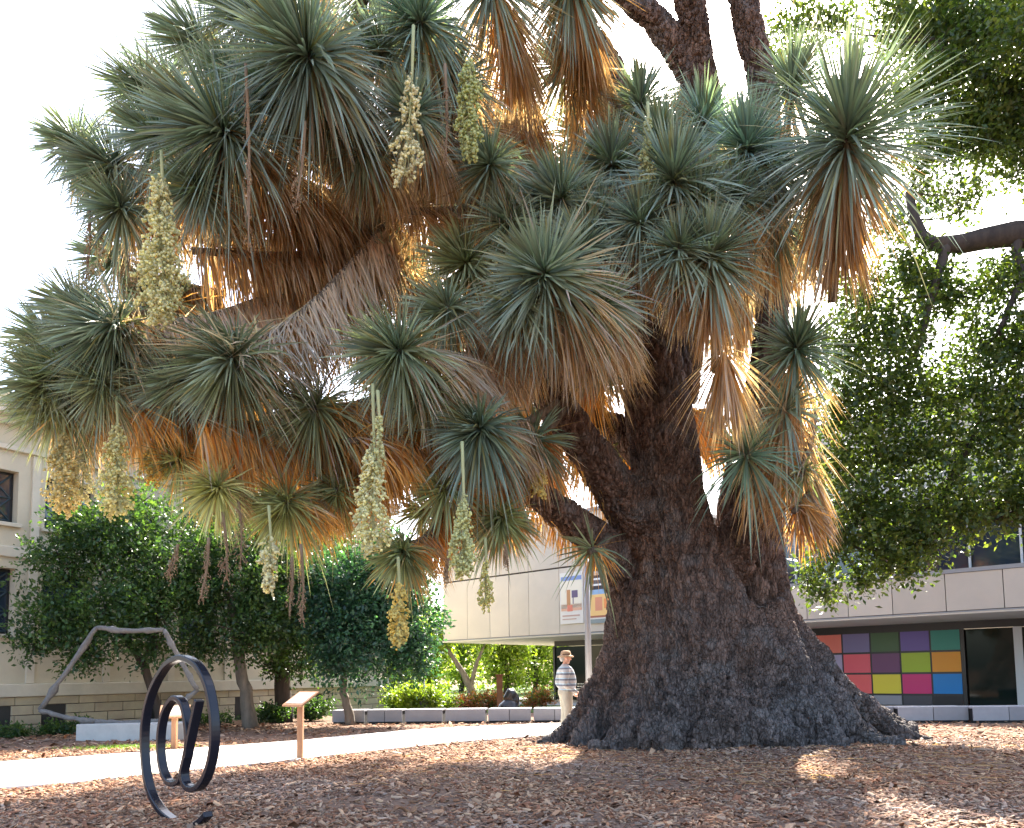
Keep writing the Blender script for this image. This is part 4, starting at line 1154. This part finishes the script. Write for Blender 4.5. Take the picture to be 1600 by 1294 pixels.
# ------------------------------------------------------------------ trees
def tree(name, trunks, clumps, nleaf, lsize, cols, label, group=None, barkm=None, seed=1, twig=0.16, limbs=(), hang=0.0, base=None):
    """trunks: list of stems [(px,py,Y,wpx)...]; the first starts on the ground; clumps: (px,py,Y,rpx)"""
    f = trunks[0][0]; b = P(f[0], f[1], f[2]) if base is None else np.array(base); b[2] = 0
    r_ = thing(name, b, label, 'tree', group)
    for i, tk in enumerate(trunks):
        pts = [P(*q[:3]) for q in tk]
        if i == 0: pts[0][2] = -0.05
        s = spline(np.hstack([np.array(pts), np.array([[q[3]*PXM(q[2])/2] for q in tk])]), 14)
        s[1:-1, :2] += rng.normal(0, 0.012, (12, 2))
        MB().tube(s[:, :3], np.maximum(s[:, 3], 0.012), 10).build('trunk' if i == 0 else 'limb', barkm or M_TRUNK, r_, smooth=True)
    cl = [(P(a, c, Y), rp*PXM(Y)) for a, c, Y, rp in clumps]
    # twigs reaching into the clumps
    lim = np.concatenate([spline([P(*q[:3]) for q in tk], 12)[3:] for tk in trunks]); mb = MB()
    for (c, rr) in cl:
        s = lim[np.argmin(((lim-c)**2).sum(1) + np.maximum(0, lim[:, 2]-c[2])*0.5)]
        mb.tube(spline([s, (s+c)/2+np.array([0, 0, -0.08]), c], 6), np.linspace(0.05, 0.012, 6)*min(1.5, max(0.5, rr)), 5, cap=False)
        for k in range(4):
            e = c + unit(rng.normal(size=3))*rr*0.8
            mb.tube([c, (c+e)/2, e], [0.02, 0.014, 0.006], 4, cap=False)
    mb.build('branches', barkm or M_TRUNK, r_, smooth=True)['kind'] = 'stuff'
    crown_part(r_, cl, nleaf, lsize, cols, seed=seed, twig=twig, hang=hang)
    return r_

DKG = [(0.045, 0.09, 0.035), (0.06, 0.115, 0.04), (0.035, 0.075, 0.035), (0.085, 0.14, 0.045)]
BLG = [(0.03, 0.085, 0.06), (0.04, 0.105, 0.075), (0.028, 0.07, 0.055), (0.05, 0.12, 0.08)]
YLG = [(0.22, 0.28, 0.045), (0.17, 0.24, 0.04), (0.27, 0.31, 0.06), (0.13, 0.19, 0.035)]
OAK = [(0.07, 0.10, 0.028), (0.095, 0.13, 0.032), (0.05, 0.08, 0.028), (0.13, 0.155, 0.04)]
GRP = 'trees before the sandstone building'
tree('broadleaf_tree', [[(258, 1140, 19.6, 16), (240, 1085, 19.4, 13), (222, 1035, 19.2, 12), (200, 1000, 19.0, 10), (175, 930, 18.8, 8)], [(222, 1035, 19.2, 9), (245, 985, 19.4, 7), (250, 900, 19.4, 5)]],
     [(150, 830, 18.6, 62), (95, 880, 18.2, 62), (205, 860, 18.9, 80), (90, 965, 18.0, 62), (55, 1008, 17.8, 36), (165, 960, 18.4, 75), (245, 940, 19.0, 75), (130, 1020, 18.2, 42), (215, 790, 19.0, 50), (245, 1015, 19.0, 40), (120, 820, 18.6, 40)],
     26000, 0.115, DKG, 'broad leafy tree with thin leaning trunk behind the frame sculpture', GRP, seed=11)
tree('broadleaf_tree', [[(392, 1136, 20.6, 26), (384, 1085, 20.5, 20), (374, 1030, 20.4, 17), (360, 940, 20.3, 12)], [(374, 1030, 20.4, 12), (405, 960, 20.6, 9)]],
     [(330, 850, 20.2, 75), (390, 900, 20.4, 80), (300, 930, 19.9, 62), (372, 985, 20.0, 62), (430, 970, 20.5, 62), (320, 1005, 19.9, 40), (420, 850, 20.8, 60)],
     24000, 0.12, DKG, 'dark leafy tree with stout pale grey trunk by the basement window', GRP, barkm=M_PALETRUNK, seed=12)
tree('broadleaf_tree', [[(443, 1128, 23.0, 30), (442, 1080, 23.0, 26), (440, 1010, 23.0, 22), (445, 900, 23.0, 16)]],
     [(430, 820, 23, 70), (480, 860, 23, 75), (455, 960, 22.8, 75), (470, 1030, 22.6, 42), (510, 930, 23, 60), (425, 1040, 22.6, 30)],
     20000, 0.13, DKG, 'dark shaded tree with straight black trunk between paler trees', GRP, seed=13)
tree('round_crowned_tree', [[(549, 1137, 21.3, 17), (541, 1098, 21.2, 13), (536, 1070, 21.2, 11), (545, 1010, 21.1, 8)]],
     [(572, 915, 21, 85), (520, 965, 20.8, 70), (628, 960, 21, 68), (570, 1010, 20.7, 78), (640, 1020, 20.9, 46), (505, 900, 21.2, 50), (635, 895, 21.2, 45), (520, 1030, 20.8, 42), (600, 860, 21.3, 40)],
     30000, 0.135, BLG, 'young tree with dense round blue-green crown and slim pale trunk', GRP, barkm=M_PALETRUNK, seed=14)
# the oak beside the yucca: trunk outside the picture on the right
oak_tr = [[(1880, 1150, 15.0, 120), (1850, 1000, 15.0, 100), (1800, 860, 15.2, 92), (1760, 700, 15.4, 80), (1720, 480, 15.4, 70), (1690, 250, 15.4, 50), (1660, 60, 15.4, 34)],
          [(1800, 860, 15.2, 70), (1700, 800, 15.4, 60), (1600, 795, 15.6, 42), (1520, 798, 15.8, 34), (1440, 800, 16.0, 24), (1360, 800, 16.2, 16), (1310, 840, 16.2, 10)],
          [(1720, 480, 15.4, 64), (1660, 390, 15.4, 54), (1600, 366, 15.5, 44), (1545, 372, 15.6, 36), (1490, 382, 15.8, 30), (1440, 372, 16, 20), (1420, 300, 16.2, 12)],
          [(1480, 380, 15.8, 18), (1455, 470, 15.8, 12), (1430, 560, 15.8, 8)],
          [(1450, 798, 16.0, 20), (1475, 765, 15.8, 18), (1495, 735, 15.6, 14), (1530, 660, 15.4, 9)],
          [(1690, 250, 15.4, 40), (1600, 160, 15.6, 26), (1520, 110, 16, 18), (1450, 60, 16.2, 12)],
          [(1590, 370, 15.5, 18), (1590, 400, 15.4, 14), (1594, 440, 15.3, 12), (1560, 520, 15.2, 8)]]
oak_cl = [(1245, 40, 18, 50), (1225, 110, 18, 40), (1300, 30, 18, 40), (1440, 60, 16.5, 55), (1480, 130, 16, 62), (1550, 50, 15.8, 70), (1590, 130, 15.6, 62), (1540, 210, 15.8, 62), (1450, 230, 16.2, 50), (1600, 250, 15.6, 52), (1500, 300, 16, 34), (1440, 300, 16.4, 38),
          (1420, 410, 16, 44), (1350, 460, 16.5, 52), (1320, 540, 16.5, 60), (1410, 510, 16, 60), (1490, 460, 15.8, 52), (1560, 450, 15.6, 52), (1595, 540, 15.4, 60), (1380, 600, 16, 80), (1310, 640, 16.5, 60), (1450, 620, 15.8, 62), (1540, 600, 15.5, 66),
          (1300, 730, 16.5, 46), (1370, 700, 16, 70), (1460, 700, 15.6, 70), (1560, 690, 15.4, 66), (1340, 790, 16, 64), (1420, 800, 15.6, 66), (1510, 780, 15.4, 66), (1590, 760, 15.2, 50), (1300, 850, 16, 48), (1370, 860, 15.6, 52), (1440, 850, 15.4, 48), (1262, 905, 16, 30), (1290, 925, 16, 24), (1345, 905, 15.8, 30), (1420, 890, 15.4, 32), (1500, 815, 15.2, 30), (1570, 805, 15.2, 34), (1600, 640, 15, 50),
          (1500, 60, 16.4, 60), (1580, 20, 15.8, 60), (1420, 150, 16.6, 50), (1510, 180, 16.2, 60), (1470, 20, 16.4, 60), (1580, 200, 15.8, 60), (1400, 20, 17, 50), (1440, 440, 16.2, 50), (1530, 540, 15.8, 50), (1390, 350, 16.6, 36), (1590, 430, 15.8, 40),
          (1500, 330, 16.2, 26), (1700, 150, 15, 110), (1720, 500, 14.6, 120), (1700, 780, 14.4, 90), (1790, 320, 15, 140), (1640, 40, 14.4, 90)]
tree('oak_tree', oak_tr, oak_cl, 112000, 0.125, OAK, 'spreading oak with long crooked limbs and hanging leafy boughs beside the yucca', seed=15, twig=0.2, hang=0.25)
# sunlit trees seen under the overhang
GB = 'sunlit trees beyond the museum overhang'
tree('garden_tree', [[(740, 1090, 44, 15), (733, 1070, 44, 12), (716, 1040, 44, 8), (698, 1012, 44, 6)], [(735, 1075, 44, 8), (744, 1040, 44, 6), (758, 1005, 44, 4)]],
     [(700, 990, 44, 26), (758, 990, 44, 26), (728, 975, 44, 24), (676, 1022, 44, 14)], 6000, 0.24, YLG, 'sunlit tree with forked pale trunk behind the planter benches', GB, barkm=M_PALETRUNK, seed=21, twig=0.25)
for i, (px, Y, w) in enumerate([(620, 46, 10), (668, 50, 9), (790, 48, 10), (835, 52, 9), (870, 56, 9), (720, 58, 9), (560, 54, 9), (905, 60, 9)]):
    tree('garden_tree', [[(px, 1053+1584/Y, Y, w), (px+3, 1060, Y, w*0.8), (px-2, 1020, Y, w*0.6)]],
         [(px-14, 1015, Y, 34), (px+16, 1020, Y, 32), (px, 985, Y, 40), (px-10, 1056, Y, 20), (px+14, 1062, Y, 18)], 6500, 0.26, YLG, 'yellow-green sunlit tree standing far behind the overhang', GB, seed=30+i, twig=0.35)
# far-off sunlit wood closing the garden
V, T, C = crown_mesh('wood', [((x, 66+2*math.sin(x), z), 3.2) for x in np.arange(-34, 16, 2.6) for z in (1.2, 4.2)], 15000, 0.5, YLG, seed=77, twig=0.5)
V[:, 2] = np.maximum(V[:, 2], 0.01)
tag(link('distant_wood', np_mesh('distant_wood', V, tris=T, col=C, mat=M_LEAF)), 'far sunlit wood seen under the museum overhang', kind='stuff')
# shrubs
def shrub(px, py, Y, rpx, hpx, n, size, cols, label, cat='shrub', group=None, seed=1, name='shrub'):
    b = P(px, py, Y); b[2] = 0
    r_ = thing(name, b, label, cat, group)
    sc = PXM(Y); k = np.random.default_rng(seed)
    cl = [(b + np.array([k.normal(0, rpx*sc*0.45), k.normal(0, rpx*sc*0.3), hpx*sc*k.uniform(0.35, 0.75)]), max(rpx, hpx)*sc*0.42) for _ in range(7)]
    mb = MB()
    for c, rr in cl:
        mb.tube(spline([b + np.array([0, 0, -0.03]), (b+c)/2+np.array([0, 0, .05]), c], 5), np.linspace(0.02, 0.008, 5), 5, cap=False)
    mb.build('stem', M_TRUNK, r_)
    V, T, C = crown_mesh('foliage', cl, n, size, cols, seed=seed, twig=size*1.2)
    V[:, 2] = np.maximum(V[:, 2], 0.02)
    link('foliage', np_mesh('foliage', V-wl(r_), tris=T, col=C, mat=M_LEAF), r_)
shrub(660, 1112, 27, 40, 46, 5000, 0.12, YLG, 'feathery yellow-green shrub behind the planter benches', seed=41)
shrub(625, 1112, 28, 26, 36, 3000, 0.12, YLG, 'small bright shrub beside the feathery one', seed=42)
RED = [(0.42, 0.13, 0.06), (0.5, 0.2, 0.1), (0.16, 0.18, 0.05)]
shrub(735, 1108, 29, 30, 22, 2600, 0.1, RED, 'orange-red flowering shrub at the foot of the forked tree', seed=43, name='flowering_shrub')
shrub(765, 1108, 29.5, 24, 22, 2200, 0.1, RED, 'orange-red flowering shrub left of the rust-coloured column', seed=44, name='flowering_shrub')
shrub(845, 1108, 29, 28, 26, 2600, 0.1, RED, 'orange-red flowering shrub right of the bronze seated form', seed=45, name='flowering_shrub')
shrub(485, 1132, 23.5, 30, 30, 2600, 0.1, DKG, 'low dark shrub at the end of the planter benches', seed=46)
shrub(430, 1134, 22.5, 26, 22, 2200, 0.1, DKG, 'low green plant between the two dark trunks', seed=47)
for i, (px, Yw) in enumerate([(25, 18.2), (85, 18.9), (120, 19.4), (300, 22.0), (340, 22.6)]):
    shrub(px, 1140, Yw, 26, 12, 900, 0.09, DKG, 'low dark green plant along the foot of the sandstone wall', group='plants along the wall foot', seed=50+i, name='low_plant')
# small grass tufts lit by the sun beside the path
def grass(cx, cy, rx, ry, n, name, label):
    x = cx + rng.normal(0, rx, n); y = cy + rng.normal(0, ry, n)
    k = ~on_path(x, y, 0.05); x, y = x[k], y[k]; n = len(x)
    b = np.stack([x, y, np.zeros(n)+0.005], -1)
    d = np.stack([rng.normal(0, .45, n), rng.normal(0, .45, n), np.ones(n)], -1)
    c = np.array([0.12, 0.2, 0.03])*rng.uniform(.7, 1.3, (n, 1))
    o = ribbon_obj(name, M_LEAF, None, [ribbons(b, d, rng.uniform(.05, .12, n), np.full(n, .008), np.full(n, .4), c)])
    tag(o, label, kind='stuff')
g1 = G(190, 1171); grass(g1[0], g1[1]+0.25, 0.5, 0.2, 2600, 'grass', 'patch of bright grass beside the path by the plinth')

# ------------------------------------------------------------------ garden objects under the overhang
M_RUST = mat('rusted_steel', (0.36, 0.15, 0.075), rough=0.85, noise=(0.26, 0.1, 0.05), nscale=4)
c0 = P(781, 1108, 28.5); c0[2] = 0
col_root = thing('steel_column', c0, 'rust-coloured square steel column in the garden', 'column')
tz = P(781, 1056, 28.5)[2]
MB().box((c0[0]-0.11, c0[1]-0.11, -0.03), (c0[0]+0.11, c0[1]+0.11, tz)).build('shaft', M_RUST, col_root, bevel=0.01)
MB().box((c0[0]-0.15, c0[1]-0.15, tz), (c0[0]+0.15, c0[1]+0.15, tz+0.05)).build('cap', M_RUST, col_root, bevel=0.01)
c1 = P(684, 1110, 29.5); c1[2] = 0
M_TEAL = mat('grey_green_paint', (0.3, 0.4, 0.38), rough=0.5)
bol = thing('bollard', c1, 'pale grey-green round pillar among the shrubs', 'bollard')
MB().tube([(c1[0], c1[1], -0.03), (c1[0], c1[1], 0.72)], [0.12, 0.12], 16).build('shaft', M_TEAL, bol, smooth=True)
MB().tube([(c1[0], c1[1], 0.72), (c1[0], c1[1], 0.8)], [0.14, 0.11], 16).build('cap', M_TEAL, bol, smooth=True)
c2 = P(663, 1112, 26.5); c2[2] = 0
sp = thing('sign_pole', c2, 'thin grey pole with small dark box among the yellow shrubs', 'pole')
MB().tube([(c2[0], c2[1], -0.03), (c2[0], c2[1], P(663, 1062, 26.5)[2])], [0.03, 0.028], 8).build('pole', M_POLE, sp, smooth=True)
MB().box((c2[0]-0.16, c2[1]-0.06, 0.25), (c2[0]+0.12, c2[1]-0.031, 0.45)).build('box', M_FRAME, sp, bevel=0.01)
# bronze: an abstract hunched form on a rock
M_BRONZE = mat('bronze', (0.09, 0.08, 0.075), rough=0.38, metal=0.6, noise=(0.05, 0.05, 0.05), nscale=6)
bz = P(800, 1108, 25.0); bz[2] = 0
bpx = PXM(25.0)
def bp(px, py, dy=0): 
    q = P(px, py, 25.0+dy); return q
br = thing('bronze_sculpture', bz, 'dark bronze hunched abstract sculpture on a rock behind the planter benches', 'sculpture')
me = remesh_union([(np.array([bp(794, 1120), bp(796, 1105), bp(800, 1094)]), np.array([.42, .36, .2]), 12)], 0.05, 4)
def put(me, name, mt, parent):
    V = np.zeros(len(me.vertices)*3, np.float32); me.vertices.foreach_get('co', V)
    me.vertices.foreach_set('co', (V.reshape(-1, 3)-wl(parent)).astype(np.float32).ravel()); me.materials.clear(); me.materials.append(mt)
    me.polygons.foreach_set('use_smooth', np.ones(len(me.polygons), bool)); me.update(); me.name = name
    return link(name, me, parent)
put(me, 'rock', M_BRONZE, br)
me = remesh_union([(np.array([bp(800, 1098), bp(795, 1090), bp(799, 1083), bp(805, 1083)]), np.array([.16, .2, .2, .12]), 12),
                   (np.array([bp(804, 1084), bp(807, 1088), bp(806, 1093)]), np.array([.09, .08, .05]), 10),
                   (np.array([bp(802, 1098), bp(809, 1092), bp(807, 1104)]), np.array([.1, .09, .07]), 10)], 0.035, 4)
put(me, 'form', M_BRONZE, br)

# ------------------------------------------------------------------ the man in the hat
YP = 17.0
pf = P(884, 1100, YP); px_, py_ = pf[0], pf[1]
man = thing('person', (px_, py_, 0.022), 'person in bucket hat, striped shirt and khaki trousers standing on the path', 'person')
fw = unit(np.array([0.97, 0.25, 0.0])); sd = np.array([-fw[1], fw[0], 0.0])   # facing right; sd = their left side (away)
def B(f, s, z): return np.array([px_, py_, 0.022]) + fw*f + sd*s + np.array([0, 0, z])
def chain(pts, rs, sides=12): 
    q = np.hstack([np.array(pts), np.array(rs)[:, None]]); s = spline(q, max(6, len(pts)*3))
    return (s[:, :3], s[:, 3], sides)
def hand_fingers(w, dirf, dn):
    out = []
    for i, (ln, off) in enumerate([(0.085, -0.03), (0.095, -0.01), (0.09, 0.01), (0.07, 0.03)]):
        k = w + dirf*0.085 + sd*off
        out.append(chain([w + dirf*0.04 + sd*off*0.8, k, k + dirf*ln*0.35 + dn*ln*0.3, k + dirf*ln*0.25 + dn*ln*0.8], [.013, .0105, .0095, .008], 8))
    out.append(chain([w + dirf*0.02 - sd*0.03, w + dirf*0.055 - sd*0.055, w + dirf*0.09 - sd*0.05], [.014, .012, .009], 8))
    out.append(chain([w, w + dirf*0.05, w + dirf*0.09], [.026, .036, .032], 10))
    return out
rh = B(0.25, -0.13, 0.86); lh = B(0.22, 0.13, 0.84)
body = [chain([B(0, 0, 0.88), B(0.02, 0, 1.02), B(0.03, 0, 1.18), B(0.0, 0, 1.36), B(-0.03, 0, 1.45)], [.13, .145, .14, .13, .07]),
        chain([B(-0.03, 0, 1.42), B(0.0, 0, 1.50), B(0.02, 0, 1.55)], [.065, .058, .06]),
        chain([B(0.025, 0, 1.52), B(0.035, 0, 1.57), B(0.03, 0, 1.64), B(0.02, 0, 1.70), B(0.015, 0, 1.735)], [.055, .075, .092, .088, .05]),
        chain([B(0.10, 0, 1.535), B(0.075, 0, 1.55), B(0.03, 0, 1.56)], [.028, .042, .055]),              # jaw
        chain([B(0.115, 0, 1.655), B(0.135, 0, 1.625), B(0.147, 0, 1.606), B(0.115, 0, 1.598)], [.012, .014, .016, .012], 8),   # nose
        chain([B(0.015, -0.085, 1.645), B(0.008, -0.098, 1.625), B(0.015, -0.088, 1.60)], [.012, .02, .012], 8),
        chain([B(0.015, 0.085, 1.645), B(0.008, 0.098, 1.625), B(0.015, 0.088, 1.60)], [.012, .02, .012], 8)]
for s, hnd in ((-1, rh), (1, lh)):
    body.append(chain([B(-0.02, s*.12, 1.40), B(-0.04, s*.2, 1.35), B(-0.07, s*.235, 1.2), B(-0.08, s*.235, 1.06), B(0.06, s*.2, 0.96), hnd - fw*0.03 + np.array([0, 0, .015]), hnd], [.07, .062, .052, .046, .04, .032, .028]))
    body += hand_fingers(hnd, unit(fw*0.85 + np.array([0, 0, -0.4]) - sd*s*0.3), np.array([0, 0, -1.0]))
    body.append(chain([B(0.0, s*.09, 0.92), B(0.01, s*.10, 0.72), B(0.02, s*.10, 0.48), B(-0.01, s*.10, 0.30), B(-0.03, s*.10, 0.09), B(-0.03, s*.10, 0.05)], [.098, .088, .062, .058, .042, .045]))
    body.append(chain([B(-0.07, s*.10, 0.045), B(0.03, s*.105, 0.045), B(0.14, s*.115, 0.035)], [.04, .042, .03], 10))
M_SKIN = mat('skin', (0.60, 0.33, 0.24), rough=0.55)
put(remesh_union(body, 0.0115, 2), 'body', M_SKIN, man)
# eyes, brow line and mouth
for s in (-1, 1):
    MB().tube([B(0.100, s*.036, 1.637), B(0.112, s*.036, 1.637)], [0.009, 0.007], 8).build('eye', mat('eye_dark', (0.03, 0.025, 0.02), rough=0.3), man)
MB().tube([B(0.112, -0.022, 1.572), B(0.118, 0, 1.573), B(0.112, 0.022, 1.572)], [0.005, 0.006, 0.005], 6).build('mouth', mat('lips', (0.4, 0.16, 0.13), rough=0.5), man)
put(remesh_union([chain([B(-0.035, 0, 1.57), B(-0.055, 0, 1.63), B(-0.03, 0, 1.69)], [.05, .072, .07])], 0.014, 3), 'hair', mat('grey_hair', (0.45, 0.43, 0.41), rough=0.8), man)
# shirt with stripes
ms = bpy.data.materials.new('striped_shirt'); ms.use_nodes = True
nt = ms.node_tree; tcn = nt.nodes.new('ShaderNodeTexCoord'); sx = nt.nodes.new('ShaderNodeSeparateXYZ'); mm = nt.nodes.new('ShaderNodeMath'); mm.operation = 'MULTIPLY'; mm.inputs[1].default_value = 8.2
fr = nt.nodes.new('ShaderNodeMath'); fr.operation = 'FRACT'; cr = nt.nodes.new('ShaderNodeValToRGB'); cr.color_ramp.interpolation = 'CONSTANT'
els = cr.color_ramp.elements; els[0].position = 0; els[0].color = (0.5, 0.48, 0.46, 1); els[1].position = 0.36; els[1].color = (0.17, 0.18, 0.22, 1)
e2 = els.new(0.68); e2.color = (0.42, 0.56, 0.64, 1); e3 = els.new(0.85); e3.color = (0.5, 0.47, 0.45, 1)
nt.links.new(tcn.outputs['Object'], sx.inputs[0]); nt.links.new(sx.outputs['Z'], mm.inputs[0]); nt.links.new(mm.outputs[0], fr.inputs[0]); nt.links.new(fr.outputs[0], cr.inputs[0])
nt.links.new(cr.outputs[0], nt.nodes['Principled BSDF'].inputs['Base Color']); nt.nodes['Principled BSDF'].inputs['Roughness'].default_value = 0.9
sh = [chain([B(0.0, 0, 0.84), B(0.03, 0, 0.95), B(0.05, 0, 1.08), B(0.05, 0, 1.20), B(0.01, 0, 1.36), B(-0.02, 0, 1.44)], [.172, .188, .196, .186, .165, .09], 16),
      chain([B(0.0, -0.09, 1.36), B(0, 0, 1.40), B(0.0, 0.09, 1.36)], [.12, .12, .12])]
for s, hnd in ((-1, rh), (1, lh)):
    sh.append(chain([B(-0.02, s*.10, 1.38), B(-0.04, s*.2, 1.34), B(-0.07, s*.24, 1.2), B(-0.08, s*.24, 1.06), B(0.06, s*.205, 0.965), hnd - fw*0.05 + np.array([0, 0, .02])], [.095, .086, .076, .07, .062, .05]))
put(remesh_union(sh, 0.014, 4), 'shirt', ms, man)
M_KHAKI = mat('khaki_cloth', (0.50, 0.45, 0.36), rough=0.9, noise=(0.42, 0.38, 0.30), nscale=9, bump=0.5, bscale=16)
tr = [chain([B(0.0, 0, 0.95), B(0.0, 0, 0.86), B(0, 0, 0.78)], [.165, .17, .14], 16)]
for s in (-1, 1):
    tr.append(chain([B(0.0, s*.085, 0.92), B(0.01, s*.10, 0.72), B(0.02, s*.10, 0.48), B(0.0, s*.10, 0.28), B(-0.02, s*.10, 0.06)], [.125, .118, .095, .088, .088], 14))
put(remesh_union(tr, 0.016, 4), 'trousers', M_KHAKI, man)
M_SHOE = mat('shoe', (0.16, 0.12, 0.09), rough=0.6)
for s in (-1, 1):
    put(remesh_union([chain([B(-0.085, s*.10, 0.05), B(0.03, s*.105, 0.05), B(0.17, s*.115, 0.038)], [.05, .055, .04], 12)], 0.014, 2), 'shoe', M_SHOE, man)
M_HAT = mat('straw_hat', (0.52, 0.36, 0.22), rough=0.85, noise=(0.42, 0.28, 0.18), nscale=30)
hb = MB(); hc = B(0.02, 0, 1.0)
prof_ = [(0.165, 1.664), (0.168, 1.672), (0.13, 1.69), (0.108, 1.70), (0.104, 1.74), (0.09, 1.785), (0.05, 1.80), (0.0, 1.802)]
prof_ = [(0.10, 1.675), (0.165, 1.655)] + prof_[1:]
V, Fs = [], []
for r, z in prof_:
    for j in range(24):
        a = j*2*math.pi/24
        q = np.array([px_, py_, 0.022+z]) + fw*(0.02 + r*math.cos(a)*1.1) + sd*r*math.sin(a); V.append(q)
for i in range(len(prof_)-1):
    for j in range(24):
        Fs.append((i*24+j, i*24+(j+1) % 24, (i+1)*24+(j+1) % 24, (i+1)*24+j))
hat = hb.add(V, Fs).build('hat', M_HAT, man, smooth=True)
MB().tube([B(0.02, 0, 1.702), B(0.02, 0, 1.728)], [0.111, 0.108], 24, ell=(1, 1.06), cap=False).build('hat_band', mat('hat_band', (0.2, 0.12, 0.08), rough=0.8), hat, smooth=True)
# cane in the near hand
cg = rh + fw*0.10 + np.array([0, 0, -0.05])
foot = B(0.42, -0.12, 0.0)
cane = thing('walking_cane', (foot[0], foot[1], 0.022), 'thin dark walking cane held by the person in the hat', 'cane')
MB().tube([foot, cg], [0.010, 0.011], 8).build('shaft', M_FRAME, cane, smooth=True)
MB().tube(spline([cg, cg + np.array([0, 0, 0.03]) - fw*0.01, cg - fw*0.07 + np.array([0, 0, 0.035]), cg - fw*0.10 + np.array([0, 0, 0.02])], 8), np.full(8, 0.012), 8).build('handle', M_FRAME, cane, smooth=True)
MB().tube([foot + np.array([0, 0, -0.002]), foot + np.array([0, 0, 0.04])], [0.016, 0.013], 8).build('ferrule', M_FRAME, cane, smooth=True)
